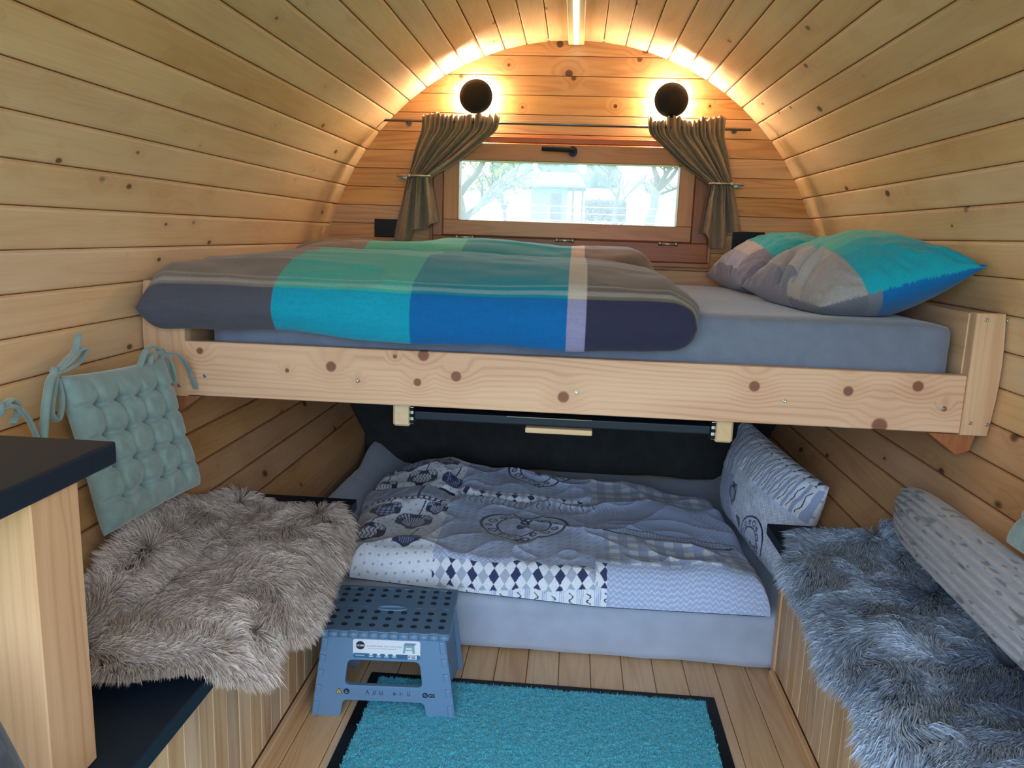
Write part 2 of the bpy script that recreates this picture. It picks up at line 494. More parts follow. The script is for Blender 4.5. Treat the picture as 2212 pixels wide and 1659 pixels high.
# floor
V, F = box_geo(1.72, Y1 - Y0, 0.03)
V = V + np.array([XC, (Y0 + Y1) / 2, -0.0385]); floor = obj("floor", mk_mesh("floor", V, F), SHELL)
floor['kind'] = 'structure'; tag(floor, 'pale pine plank floor around the turquoise mat', 'floor')
PW = 0.0905
V, F = box_geo(PW - 0.0016, Y1 - Y0, 0.022, 0.0022, 1)
_pl = mk_mesh('plank', V, F, wc=wcoord(V, 'y')); _pl.materials.append(W_FLOOR)
for k in range(19):
    obj('plank', _pl, None, floor, loc=(XC - 9 * PW + k * PW, (Y0 + Y1) / 2, -0.011))

# back wall
def prism(P, y0, y1, ch=0.0):
    """convex outline P [(x,z)...] extruded along y, front face (y0) chamfered"""
    P = np.asarray(P, float); n = len(P)
    if ch > 0:
        e = np.roll(P, -1, 0) - P; e /= np.linalg.norm(e, axis=1)[:, None] + 1e-12
        nr = np.stack([-e[:, 1], e[:, 0]], 1)
        if np.sum((P - P.mean(0)) * nr) > 0: nr = -nr
        b = nr + np.roll(nr, 1, 0); b /= np.linalg.norm(b, axis=1)[:, None] + 1e-9
        Q = P + b * ch
        rings = [(Q, y0), (P, y0 + ch * 1.4), (P, y1)]
    else: rings = [(P, y0), (P, y1)]
    V = np.concatenate([np.stack([r[:, 0], np.full(n, y), r[:, 1]], 1) for r, y in rings])
    F = []
    for k in range(len(rings) - 1):
        F += [(k * n + j, k * n + (j + 1) % n, (k + 1) * n + (j + 1) % n, (k + 1) * n + j) for j in range(n)]
    F += [tuple(range(n))[::-1], tuple(range((len(rings) - 1) * n, len(rings) * n))]
    me = bpy.data.meshes.new('t')
    return V, F

def fix_normals(me):
    bm = bmesh.new(); bm.from_mesh(me); bmesh.ops.recalc_face_normals(bm, faces=bm.faces); bm.to_mesh(me); bm.free()

WX0, WX1, WZ0, WZ1 = -0.585, 0.520, 1.173, 1.5466        # opening in the boards behind the window casing
def wall_slab(name, y0, y1):
    """solid wall in the barrel's outline with the window opening, in four convex pieces"""
    parts = []
    def piece(z0, z1, xl=None, xr=None):
        zs = np.linspace(z0, z1, 14)
        L = [(XC - barrel_hw(z, 0.02) if xl is None else xl, z) for z in zs]
        R = [(XC + barrel_hw(z, 0.02) if xr is None else xr, z) for z in zs]
        parts.append(prism(L + R[::-1], y0, y1))
    return parts, piece
parts, piece = wall_slab('wall_back', YW + 0.022, YW + 0.06)
piece(-0.02, WZ0); piece(WZ1, ZC + RB); piece(WZ0, WZ1, xr=WX0); piece(WZ0, WZ1, xl=WX1)
V, F = join_geo(parts)
me = mk_mesh('wall_back', V, F); fix_normals(me)
wall_back = obj('wall_back', me, SHELL); wall_back['kind'] = 'structure'
tag(wall_back, 'back wall of orange toned horizontal boards around the small window', 'wall')

zs = [ZC + RB - 0.001, 1.92]
while zs[-1] > 0.0: zs.append(zs[-1] - 0.0747)
zs[-1] = 0.0
BACK_KNOTS = {0: [(-0.10, 0.015, 0.014), (0.236, 0.0, 0.017)], 1: [(0.215, 0.03, 0.011), (-0.06, -0.028, 0.016), (-0.3, 0.0, 0.006)],
              2: [(-0.04, 0.030, 0.010), (-0.49, 0.030, 0.009), (0.37, 0.028, 0.006)], 3: [(0.13, 0.002, 0.008), (-0.24, -0.01, 0.005), (0.5, 0.01, 0.006)]}
for k in range(len(zs) - 1):
    z1, z0 = zs[k], zs[k + 1] + 0.0008
    spans = [(None, None)]
    if z0 >= WZ0 - 0.01 and z1 <= WZ1 + 0.01: spans = [(None, WX0), (WX1, None)]
    mat = W_BACK
    if k in BACK_KNOTS:
        mat = wood('larch_toned_board', srgb(220, 172, 120), srgb(164, 102, 60), srgb(52, 26, 14), ring=0.5, knots=BACK_KNOTS[k], rough=0.42, tint=0.10)
    for xl, xr in spans:
        zz = np.linspace(z0, z1, 7)
        L = [(XC - barrel_hw(z, 0.012) if xl is None else xl, z) for z in zz]
        R = [(XC + barrel_hw(z, 0.012) if xr is None else xr, z) for z in zz]
        V, F = prism(L + R[::-1], YW, YW + 0.021, 0.0025)
        c = np.array([XC, 0, (z0 + z1) / 2])
        me = mk_mesh('board', V, F, wc=np.stack([V[:, 0], V[:, 2] - c[2], V[:, 1] - YW], 1)); fix_normals(me)
        obj('board', me, mat, wall_back)

# front wall behind the camera: boards with a wide open doorway
V, F = plate_mesh('wall_front', [[(RB * 1.02 * math.sin(a), RB * 1.02 * math.cos(a)) for a in np.linspace(-2.75, 2.75, 48)],
                                 [(0.97 * math.sin(a), max(-0.93, 0.97 * math.cos(a))) for a in np.linspace(-2.6, 2.6, 48)]], 0.05)
V = np.stack([V[:, 0] + XC, V[:, 2] + YF - 0.03, V[:, 1] + ZC], 1)
me = mk_mesh('wall_front', V, F, wc=V); fix_normals(me)
wall_front = obj('wall_front', me, W_BACK); wall_front['kind'] = 'structure'
tag(wall_front, 'front wall with a wide open doorway opposite the bed', 'wall')

# ------------------------------------------------------------------ window
win = empty('window_1', (-0.04, YW, 1.13)); win['kind'] = 'structure'
tag(win, 'low wide timber window with a tilting sash between the curtains', 'window')
def wbar(name, x0, x1, y0, y1, z0, z1, axis, mat, parent=win, bev=0.003):
    o = wood_box(name, (x0, y0, z0), (x1, y1, z1), axis, mat, None, bev)
    o.parent = parent; o.matrix_parent_inverse = Matrix.Identity(4)
    o.location = Vector(o.location) - Vector(win.location); return o
fx0, fx1, fz0, fz1 = -0.592, 0.528, 1.132, 1.607
sx0, sx1, sz0, sz1 = -0.547, 0.457, 1.213, 1.580
gx0, gx1, gz0, gz1 = -0.484, 0.397, 1.274, 1.510
fy0, fy1 = YW - 0.030, YW + 0.0002
wbar('frame', fx0, fx1, fy0, fy1, fz0, sz0 - 0.004, 'x', W_FRAME)
wbar('frame', fx0, fx1, fy0, fy1, sz1 + 0.003, fz1, 'x', W_FRAME)
wbar('frame', fx0, sx0 - 0.003, fy0, fy1, sz0 - 0.004, sz1 + 0.003, 'z', W_FRAME)
wbar('frame', sx1 + 0.003, fx1, fy0, fy1, sz0 - 0.004, sz1 + 0.003, 'z', W_FRAME)
wbar('casing', fx0 - 0.014, fx1 + 0.014, YW - 0.022, YW - 0.001, fz0 - 0.020, fz0 - 0.0005, 'x', W_WIN)
wbar('casing', fx0 - 0.014, fx0 - 0.0005, YW - 0.022, YW - 0.001, fz0, fz1, 'z', W_WIN)
wbar('casing', fx1 + 0.0005, fx1 + 0.016, YW - 0.022, YW - 0.001, fz0, fz1, 'z', W_WIN)
sy0, sy1 = YW - 0.042, YW + 0.035
wbar('sash', sx0, sx1, sy0, sy1, sz0, gz0, 'x', W_WIN)
wbar('sash', sx0, sx1, sy0, sy1, gz1, sz1, 'x', W_WIN)
wbar('sash', sx0, gx0, sy0, sy1, gz0, gz1, 'z', W_WIN)
wbar('sash', gx1, sx1, sy0, sy1, gz0, gz1, 'z', W_WIN)
for a_ in ((sx0 - 0.02, sx1 + 0.02, sz0 - 0.02, sz0 + 0.012, 'x'), (sx0 - 0.02, sx1 + 0.02, sz1 - 0.012, sz1 + 0.02, 'x'), (sx0 - 0.02, sx0 + 0.012, sz0 + 0.0125, sz1 - 0.0125, 'z'), (sx1 - 0.012, sx1 + 0.02, sz0 + 0.0125, sz1 - 0.0125, 'z')):
    wbar('stop', a_[0], a_[1], YW + 0.0355, YW + 0.058, a_[2], a_[3], a_[4], W_FRAME)
G = NT('window_glass')
G.t.nodes.remove(G.b)
tr = G.n('ShaderNodeBsdfTransparent'); gl = G.n('ShaderNodeBsdfGlossy'); gl.inputs['Roughness'].default_value = 0.02
fr = G.n('ShaderNodeFresnel'); fr.inputs['IOR'].default_value = 1.45
mx = G.n('ShaderNodeMixShader'); G.l(fr.outputs[0], mx.inputs[0]); G.l(tr.outputs[0], mx.inputs[1]); G.l(gl.outputs[0], mx.inputs[2]); hz = G.n('ShaderNodeBsdfTranslucent'); hz.inputs[0].default_value = (0.95, 0.97, 1, 1); m2 = G.n('ShaderNodeMixShader'); m2.inputs[0].default_value = 0.14; G.l(mx.outputs[0], m2.inputs[1]); G.l(hz.outputs[0], m2.inputs[2]); G.l(m2.outputs[0], G.out.inputs[0])  # pale translucent share mixed in to wash out the view like overexposure
GLASS = G.mat
wbar('pane', gx0, gx1, YW + 0.010, YW + 0.016, gz0, gz1, 'x', GLASS, bev=0)
for hx in (-0.456, -0.047, 0.368):
    h = join_geo([cyl_geo((0, 0, 0), (1, 0, 0), 0.0052, 0.052, 12), cyl_geo((-0.032, 0, 0), (1, 0, 0), 0.0075, 0.010, 12), cyl_geo((0.032, 0, 0), (1, 0, 0), 0.0075, 0.010, 12)])
    o = obj('hinge', mk_mesh('hinge', h[0], h[1], True), STEEL, win); o.location = Vector((hx, YW - 0.048, 1.204)) - Vector(win.location)
hnd = join_geo([tube_geo([(-0.018, 0.030, 0), (-0.018, 0.0, 0)], 0.018, 20), tube_geo(catmull([(-0.016, -0.012, 0), (-0.05, -0.018, 0.002), (-0.14, -0.020, 0.004)], 8), [0.011, 0.011, 0.0105, 0.010, 0.010, 0.010, 0.010, 0.009], 12)])
o = obj('handle', mk_mesh('handle', hnd[0], hnd[1]), BLACK_PL, win); o.location = Vector((-0.012, YW - 0.074, 1.552)) - Vector(win.location)

# ------------------------------------------------------------------ lamps
GLOW = plain('warm_lamp_glow', (1, 0.6, 0.3, 1), 0.5, emis=(1.0, 0.76, 0.48, 1), strength=950.0)
def wall_lamp(x, z, label):
    t = empty('wall_lamp', (x, YW, z)); tag(t, label, 'lamp', 'round black wall lamps')
    V, F = lathe_geo([(0.0, 0.0), (0.034, 0.0), (0.034, 0.012), (0.020, 0.018), (0.012, 0.05), (0.0, 0.05)], 28)
    obj('back_plate', mk_mesh('back_plate', V, F, True), BLACK, t, rot=(math.pi / 2, 0, 0))
    a = np.linspace(0, 2 * np.pi, 33)
    V, F = tube_geo(np.stack([0.046 * np.cos(a), np.full(33, -0.014), 0.046 * np.sin(a)], 1), 0.005, 8, cap=False)
    obj('light_ring', mk_mesh('light_ring', V, F, True), GLOW, t)
    V, F = lathe_geo([(0.0, 0.052), (0.058, 0.052), (0.0645, 0.054), (0.066, 0.058), (0.0645, 0.064), (0.05, 0.0695), (0.025, 0.0720), (0.0, 0.0725)], 48)
    obj('shade_disc', mk_mesh('shade_disc', V, F, True), BLACK, t, rot=(math.pi / 2, 0, 0))
    V, F = tube_geo([(0.018, -0.056, -0.062), (0.019, -0.056, -0.075), (0.021, -0.056, -0.095)], 0.0016, 6)
    obj('pull_cord', mk_mesh('pull_cord', V, F), BLACK, t)
wall_lamp(-0.421, 1.752, 'round black disc wall lamp with warm halo above the curtain near the dark socket')
wall_lamp(0.342, 1.754, 'round black disc wall lamp with warm halo above the curtain beside the pillows')

LED = plain('led_diffuser', (0.9, 1, 0.95, 1), 0.4, emis=(0.82, 1.0, 0.93, 1), strength=6.0)
PALE = plain('pale_wood_strip', srgb(226, 200, 156), 0.5)
t = empty('ceiling_light', (-0.036, 1.6, 1.978)); tag(t, 'slim ceiling light strip with glowing diffuser along the arched ceiling', 'lamp')
zc = ZC + RB * math.cos(math.radians(2.975))
o = wood_box('housing', (-0.031, -1.45, -0.019), (0.031, 1.705, -0.001), 'y', PALE, t, 0.003)
o = plain_box('diffuser', (-0.0085, -1.44, -0.0225), (0.0085, 1.685, -0.0185), LED, t, 0.001)

# ------------------------------------------------------------------ curtain rod, curtains, tie-backs, sockets
P = [(-0.800, 3.262, 1.6545), (0.655, 3.262, 1.6505)]
V, F = tube_geo(P, 0.0052, 14)
t = empty('curtain_rod', (-0.07, 3.262, 1.652)); tag(t, 'thin steel curtain rod spanning above the window', 'curtain rod')
o = obj('rod', mk_mesh('rod', V, F, True), STEEL_D, t); o.location = Vector((0, 0, 0)) - Vector(t.location)
for bx in (-0.70, 0.60):
    V, F = join_geo([cyl_geo((bx, 3.292, 1.652), (0, 1, 0), 0.004, 0.056, 10), cyl_geo((bx, 3.317, 1.652), (0, 1, 0), 0.012, 0.005, 16)])
    o = obj('bracket', mk_mesh('bracket', V, F), STEEL_D, t); o.location = -Vector(t.location)

def curtain(name, top, tie, sag, bot, seed, flip, label):
    """top/tie: (x0,x1,z); sag: extra control row; bot: function s -> (x, z)"""
    ns, nt = 220, 90
    s = np.linspace(0, 1, ns)
    rows = []
    x_top = top[0] + (top[1] - top[0]) * s
    hdr = 0.018 + 0.016 * np.abs(vnoise(s * 15, 0, 0, seed)) + 0.022 * np.maximum(0, vnoise(s * 7, 3.3, 0, seed + 4)) ** 2
    if seed % 2: hdr = hdr + 0.022 * (np.exp(-((s - 0.02) / 0.035) ** 2) + 0.8 * np.exp(-((s - 0.97) / 0.06) ** 2) + 0.7 * np.exp(-((s - 0.72) / 0.04) ** 2))
    z_top = np.full(ns, top[2])
    xt = tie[0] + (tie[1] - tie[0]) * s; zt = np.full(ns, tie[2]) + 0.004 * np.sin(s * 9)
    xm = (x_top * 0.5 + xt * 0.5) + sag[0] * (s if not flip else 1 - s); zm = (z_top + zt) / 2 + sag[1] * (s if not flip else 1 - s)
    xb, zb = bot(s)
    C = np.stack([np.stack([x_top, z_top + hdr], 1), np.stack([x_top, z_top - 0.003], 1), np.stack([x_top * 0.96 + xt * 0.04, z_top - 0.035], 1),
                  np.stack([xm, zm], 1), np.stack([xt, zt], 1), np.stack([xt * 0.72 + xb * 0.28, zt * 0.75 + zb * 0.25], 1), np.stack([xb, zb], 1)], 0)
    tt = [0, .05, .14, .36, .60, .72, 1.0]
    T = np.linspace(0, 1, nt)
    V = np.zeros((nt, ns, 3))
    for j in range(ns):
        for d, c in ((0, 0), (2, 1)):
            V[:, j, d] = np.interp(T, tt, C[:, j, c])
    # smooth along t
    for _ in range(6):
        V[1:-1] = V[1:-1] * 0.5 + (V[:-2] + V[2:]) * 0.25
    ph = 1.2 * vnoise(s * 5, 1.7, 0, seed)
    fine = np.sin(2 * np.pi * (17 * s) + 3 * ph); mid = np.sin(2 * np.pi * (8 * s) + 2.2 * ph); broad = np.sin(2 * np.pi * (3.1 * s + 0.15) + 1.0 * ph)
    wf = np.interp(T, [0, .05, .25, .5, 1], [1, 1, .35, .1, 0]); wm = np.interp(T, [0, .06, .3, .6, .72, 1], [.3, .3, 1, .8, .5, .15]); wb = np.interp(T, [0, .15, .5, .6, .75, 1], [0, .2, .8, .5, 1.0, 1.3])
    V[:, :, 1] = 3.252 + 0.010 * wf[:, None] * fine + 0.013 * wm[:, None] * mid + 0.021 * wb[:, None] * broad
    V[:, :, 1] += 0.006 * vnoise(s[None] * 12, T[:, None] * 9, 0, seed + 9)
    V[:, :, 1] = np.minimum(V[:, :, 1], 3.300)
    near_rod = np.exp(-((T - 0.05) / 0.03) ** 2)
    V[:, :, 1] -= 0.004 * near_rod[:, None]
    V[:, :, 1] -= (0.012 * np.exp(-((T - 0.60) / 0.06) ** 2))[:, None]
    me = mk_mesh(name, V.reshape(-1, 3), grid_faces(nt, ns), True)
    o = obj(name, me, LINEN); md = o.modifiers.new('cloth', 'SOLIDIFY'); md.thickness = 0.0014; md.offset = 0
    tag(o, label, 'curtain', 'taupe curtains at the window')
    return o
curtain('curtain', (-0.632, -0.322, 1.655), (-0.690, -0.596, 1.433), (-0.006, -0.030),
        lambda s: (-0.752 + 0.190 * s ** 0.9, 1.178 + 0.050 * sstep(0.30, 0.42, s) + 0.030 * sstep(0.6, 0.98, s)), 4, False,
        'taupe linen curtain tied back on the duvet side of the window')
curtain('curtain', (0.256, 0.552, 1.655), (0.512, 0.604, 1.437), (0.004, -0.030),
        lambda s: (0.488 + 0.165 * s, 1.250 - 0.062 * sstep(0.10, 0.30, s) * (1 - sstep(0.55, 0.72, s)) + 0.012 * s), 9, True,
        'taupe linen curtain tied back on the pillow side of the window')
def tieback(x0, x1, z, plate_x, label):
    t = empty('curtain_holdback', (plate_x, YW, z)); tag(t, label, 'holdback', 'steel curtain holdbacks')
    V, F = tube_geo([(x0, 3.198, z), (x1, 3.198, z + 0.001)], 0.0045, 10)
    V2, F2 = tube_geo(catmull([(x0 if abs(x0 - plate_x) < abs(x1 - plate_x) else x1, 3.198, z), (plate_x, 3.21, z), (plate_x, 3.314, z)], 12), 0.004, 8)
    V, F = join_geo([(V, F), (V2, F2)])
    o = obj('arm', mk_mesh('arm', V, F, True), STEEL, t); o.location = -Vector(t.location)
    e = x0 if abs(x0 - plate_x) < abs(x1 - plate_x) else x1
    bm = bmesh.new(); bmesh.ops.create_uvsphere(bm, u_segments=14, v_segments=10, radius=0.0085); me = bpy.data.meshes.new('ball'); bm.to_mesh(me); bm.free()
    o = obj('ball_end', me, STEEL, t); o.location = Vector((e, 3.194, z)) - Vector(t.location)
    o = plain_box('wall_plate', (plate_x - 0.018, YW - 0.006, z - 0.006), (plate_x + 0.018, YW - 0.0005, z + 0.006), STEEL, None, 0.002); o.parent = t; o.location = Vector(o.location) - Vector(t.location)
tieback(-0.672, -0.585, 1.437, -0.722, 'steel holdback hook on the curtain above the dark socket by the duvet')
tieback(0.500, 0.588, 1.440, 0.632, 'steel holdback hook on the curtain near the pillows')
def socket(x0, x1, z0, z1, label):
    t = empty('wall_socket', ((x0 + x1) / 2, YW, z0)); tag(t, label, 'socket', 'black double wall sockets')
    w = x1 - x0; h = z1 - z0
    plain_box('cover_frame', (-w / 2, -0.012, 0), (w / 2, -0.0005, h), BLACK_PL, t, 0.003)
    for sx in (-1, 1):
        V, F = lathe_geo([(0.0215, 0.0122), (0.0205, 0.0125), (0.0195, 0.004), (0.0, 0.004)], 24)
        obj('outlet', mk_mesh('outlet', V, F, True), BLACK, t, loc=(sx * w / 4, 0, h / 2), rot=(math.pi / 2, 0, 0))
socket(-0.840, -0.725, 1.193, 1.267, 'black wall socket half hidden by the curtain on the duvet side')
socket(0.628, 0.754, 1.192, 1.264, 'black wall socket just behind the blue pillows')
# ------------------------------------------------------------------ loft bed across the back
ZB0, ZB1, YB = 0.798, 0.935, 1.88
FRONT_KNOTS = [(-0.897, 0.045, 0.0089), (-0.565, 0.021, 0.0133), (-0.336, 0.059, 0.0144), (-0.35, -0.008, 0.01), (-0.255, 0.011, 0.0133), (-0.498, -0.011, 0.0056), (-0.406, 0.053, 0.0056), (-0.676, 0.006, 0.0056), (0.007, -0.027, 0.0144), (0.456, 0.021, 0.0133), (0.672, 0.02, 0.0122), (0.828, 0.039, 0.0133), (0.752, -0.059, 0.0189), (0.893, -0.011, 0.0067)]
W_FRONT = wood('spruce_front_board', srgb(234, 188, 154), srgb(196, 134, 98), srgb(124, 68, 48), ring=0.60, knots=FRONT_KNOTS, rough=0.55, tint=0.01, freq=9.0, gscale=(0.9, 8.0), lines=62.0)
bed = empty('loft_bed', (XC, YB, ZB0)); tag(bed, 'pale spruce loft bed frame spanning the barrel across the back wall', 'bed')
def bedpart(o):
    o.parent = bed; o.location = Vector(o.location) - Vector(bed.location); return o
bedpart(wood_box('front_board', (-0.955, YB, ZB0), (0.915, YB + 0.028, ZB1), 'x', W_FRONT, None, 0.002))
bedpart(wood_box('back_board', (-0.955, 3.285, ZB0), (0.87, 3.312, ZB1), 'x', W_BED, None, 0.002))
def post(xin, sgn):
    zz = np.linspace(ZB0 - 0.003, 1.081, 8)
    out = [(XC + sgn * (barrel_hw(z) - 0.006), z) for z in zz]
    P = [(xin, zz[0])] + out + [(xin, zz[-1])]
    V, F = prism(P, YB - 0.004, YB + 0.028, 0.0018)
    me = mk_mesh('post', V, F, wc=wcoord(V, 'z')); fix_normals(me)
    bedpart(obj('post', me, W_POST))
post(-0.953, -1); post(0.9155, 1)
bedpart(wood_box('side_rail', (0.913, YB + 0.0285, 0.84), (0.943, 3.284, 1.078), 'y', W_POST, None, 0.002))
bedpart(wood_box('side_rail', (-0.985, YB + 0.0285, 0.84), (-0.955, 3.284, 1.078), 'y', W_POST, None, 0.002))
V, F = box_geo(0.075, 1.37, 0.018, 0.002, 1); _s = mk_mesh('slat', V, F, wc=wcoord(V, 'y')); _s.materials.append(W_BED)
for k in range(14):
    bedpart(obj('slat', _s, None, None, loc=(-0.88 + k * 0.134, 2.595, 0.832)))
for sx in (-1, 1):
    P = [(XC + sx * 0.885, 0.7945), (XC + sx * 0.995, 0.7945), (XC + sx * 0.985, 0.755), (XC + sx * 0.955, 0.742)]
    V, F = prism(P, YB + 0.01, YB + 0.07, 0.002); me = mk_mesh('support_block', V, F, wc=wcoord(V, 'z')); fix_normals(me)
    bedpart(obj('support_block', me, W_FRAME))
V, F = lathe_geo([(0.0045, 0), (0.0045, 0.0012), (0.0035, 0.0018), (0.0018, 0.0010), (0.0, 0.0010)], 12)
_sc = mk_mesh('screw', V, F, True); _sc.materials.append(STEEL)
for x, z in ((-1.033, 1.066), (-0.972, 0.822), (-0.907, 0.849), (-0.518, 0.856), (0.018, 0.853), (0.509, 0.856), (0.87, 0.856), (0.937, 1.066), (0.985, 1.066), (0.934, 0.825), (0.972, 0.823)):
    yy = YB - 0.004 if (x < -0.95 or x > 0.917) else YB
    bedpart(obj('screw', _sc, None, None, loc=(x, yy, z), rot=(math.pi / 2, 0, 0)))

def soft_box(name, lo, hi, r, mat, res=0.02, amp=0.003, seed=0, warp=None):
    """rounded, slightly lumpy upholstered block"""
    lo = np.array(lo, float); hi = np.array(hi, float); c = (lo + hi) / 2; h = (hi - lo) / 2
    bm = bmesh.new(); bmesh.ops.create_cube(bm, size=2.0)
    n = 34
    bmesh.ops.subdivide_edges(bm, edges=list(bm.edges), cuts=n, use_grid_fill=True)
    V = np.array([v.co[:] for v in bm.verts]); bm.verts.ensure_lookup_table(); bm.verts.index_update()
    F = [tuple(v.index for v in f.verts) for f in bm.faces]; bm.free()
    V = np.sign(V) * np.abs(V) ** 0.75
    W = V * h
    core = np.clip(W, -(h - r), h - r); d = W - core; L = np.linalg.norm(d, axis=1)[:, None]
    W = core + np.where(L > 1e-9, d / np.maximum(L, 1e-9) * r, 0)
    nn = np.where(L > 1e-9, d / np.maximum(L, 1e-9), 0)
    W = W + nn * (amp * fbm(W[:, 0] * 5, W[:, 1] * 5, W[:, 2] * 9, seed))[:, None]
    W = W + c
    if warp is not None: W = warp(W)
    me = mk_mesh(name, W, F, True); fix_normals(me)
    return obj(name, me, mat)

o = soft_box('loft_mattress', (-0.908, 1.918, 0.852), (0.895, 3.275, 1.048), 0.030, GREY_SHEET, amp=0.003, seed=2)
tag(o, 'thick mattress in a blue grey sheet on the loft bed', 'mattress')

DUVET = printed('plaid_duvet_cotton', sheen=0.2)
C = lambda *a: np.array(srgb(*a)[:3])
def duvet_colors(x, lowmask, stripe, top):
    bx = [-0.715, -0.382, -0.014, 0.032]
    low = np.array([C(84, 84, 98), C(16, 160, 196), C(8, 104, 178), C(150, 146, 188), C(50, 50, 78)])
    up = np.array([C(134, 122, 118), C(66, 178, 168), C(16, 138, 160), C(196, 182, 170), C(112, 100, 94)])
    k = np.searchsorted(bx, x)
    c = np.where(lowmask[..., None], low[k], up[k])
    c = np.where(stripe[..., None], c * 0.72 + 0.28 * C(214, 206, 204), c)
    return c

def duvet(name, x0, x1, ctrl, zf, low_z, stripes, seed, label, nx=420, m=190, blunt=(0.06, 0), ymid=2.2, wrinkle=0.010, twist=None):
    s = np.linspace(0, 1, nx); x = x0 + (x1 - x0) * s
    ctrl = np.array(ctrl, float)
    closed = np.vstack([ctrl, ctrl[:1]])
    sec = catmull(closed, m + 1)[:-1]
    V = np.zeros((nx, m, 3))
    de = np.minimum(s, 1 - s) * (x1 - x0); re_ = blunt[0]; e = np.sqrt(np.clip(1 - (np.clip(re_ - de, 0, re_) / re_) ** 2, 0, 1))
    V[:, :, 0] = x[:, None]
    V[:, :, 1] = sec[None, :, 0]
    V[:, :, 2] = sec[None, :, 1]
    # outward wrinkles on the upper side
    T = np.roll(sec, -1, 0) - np.roll(sec, 1, 0); T /= np.linalg.norm(T, axis=1)[:, None] + 1e-9
    N = np.stack([T[:, 1], -T[:, 0]], 1)
    if np.sum((sec - sec.mean(0)) * N) < 0: N = -N
    arc = np.concatenate([[0], np.cumsum(np.linalg.norm(np.diff(sec, axis=0), axis=1))])
    wr = fbm(x[:, None] * 3.0, arc[None] * 5.0, 0, seed, 3) * wrinkle + wrinkle * 0.55 * (1 - np.abs(vnoise(x[:, None] * 2.2 + arc[None] * 1.5, arc[None] * 9.0, 0, seed + 5))) ** 3
    outer = sstep(0.0, 0.02, sec[:, 1] - (np.interp(sec[:, 0], [1.80, 1.9, 1.93, 3.4], [0.90, 0.98, 1.055, 1.055])))
    V[:, :, 1] += N[None, :, 0] * wr * outer[None]; V[:, :, 2] += N[None, :, 1] * wr * outer[None]
    zf_x = zf(x)
    hang = np.clip((1.06 - sec[:, 1]) / (1.06 - 0.965), 0, 1)
    V[:, :, 2] += (zf_x[:, None] - 0.965) * hang[None]
    zmid = np.interp(sec[:, 0], [1.80, 1.865, 1.92, 2.0], [1.02, 1.02, 1.07, 1.085])
    V[:, :, 2] = zmid[None] + (V[:, :, 2] - zmid[None]) * e[:, None]
    if twist is not None: V = twist(V, s)
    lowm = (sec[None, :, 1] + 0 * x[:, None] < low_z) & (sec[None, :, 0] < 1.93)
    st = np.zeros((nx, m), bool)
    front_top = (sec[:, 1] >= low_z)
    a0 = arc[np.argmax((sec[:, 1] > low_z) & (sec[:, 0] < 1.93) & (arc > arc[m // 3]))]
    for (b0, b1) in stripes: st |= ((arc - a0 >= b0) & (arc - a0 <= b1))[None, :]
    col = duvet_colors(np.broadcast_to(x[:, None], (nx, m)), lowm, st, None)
    col = col * (1 + 0.05 * vnoise(x[:, None] * 30, arc[None] * 200, 0, seed))[..., None]
    me = mk_mesh(name, V.reshape(-1, 3), grid_faces(nx, m, True), True, col=np.clip(col, 0, 1).reshape(-1, 3))
    fix_normals(me)
    o = obj(name, me, DUVET); tag(o, label, 'duvet', 'plaid duvets on the loft bed'); return o

def tw_front(V, s):
    # the foot end spreads over the corner post
    k = (1 - sstep(0.0, 0.10, s))[:, None]
    V[:, :, 1] -= 0.022 * k * (V[:, :, 1] < 1.95)
    V[:, :, 2] -= 0.030 * (1 - sstep(0.0, 0.22, s))[:, None] * sstep(1.9, 2.05, V[:, :, 1])
    V[:, :, 2] -= 0.018 * sstep(0.78, 1.0, s)[:, None] * sstep(1.86, 2.1, V[:, :, 1])
    V[:, :, 0] += 0.03 * np.sin(V[:, :, 1] * 7) * sstep(0.9, 1.0, s)[:, None]
    lim = XC - np.sqrt(np.maximum((RB - 0.012) ** 2 - (V[:, :, 2] - ZC) ** 2, 0.01))
    V[:, :, 0] = np.maximum(V[:, :, 0], lim)
    V[:, :, 0] -= 0.055 * sstep(0.93, 1.0, s)[:, None] * sstep(1.06, 1.13, V[:, :, 2])
    return V
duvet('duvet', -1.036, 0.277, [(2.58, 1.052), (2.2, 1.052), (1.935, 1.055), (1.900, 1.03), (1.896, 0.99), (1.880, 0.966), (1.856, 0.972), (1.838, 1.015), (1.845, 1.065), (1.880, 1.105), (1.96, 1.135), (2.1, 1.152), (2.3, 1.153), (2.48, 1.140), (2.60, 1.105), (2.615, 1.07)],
      lambda x: np.interp(x, [-1.03, -0.7, -0.38, -0.02, 0.27], [0.975, 0.975, 0.956, 0.962, 0.966]) + 0.004 * vnoise(x * 6, 0.5, 0, 3),
      1.078, [(0.006, 0.020), (0.034, 0.040)], 21, 'front plaid duvet in grey, turquoise and blue hanging over the loft bed edge', twist=tw_front, blunt=(0.055, 0))
def tw_rear(V, s):
    lim = XC - np.sqrt(np.maximum((RB - 0.012) ** 2 - (V[:, :, 2] - ZC) ** 2, 0.01))
    V[:, :, 0] = np.maximum(V[:, :, 0], lim)
    V[:, :, 2] += 0.012 * np.exp(-((s - 0.55) / 0.2) ** 2)[:, None] * (V[:, :, 2] > 1.1)
    V[:, :, 2] -= 0.03 * (1 - sstep(0.0, 0.14, s))[:, None] * (V[:, :, 2] > 1.08)
    return V
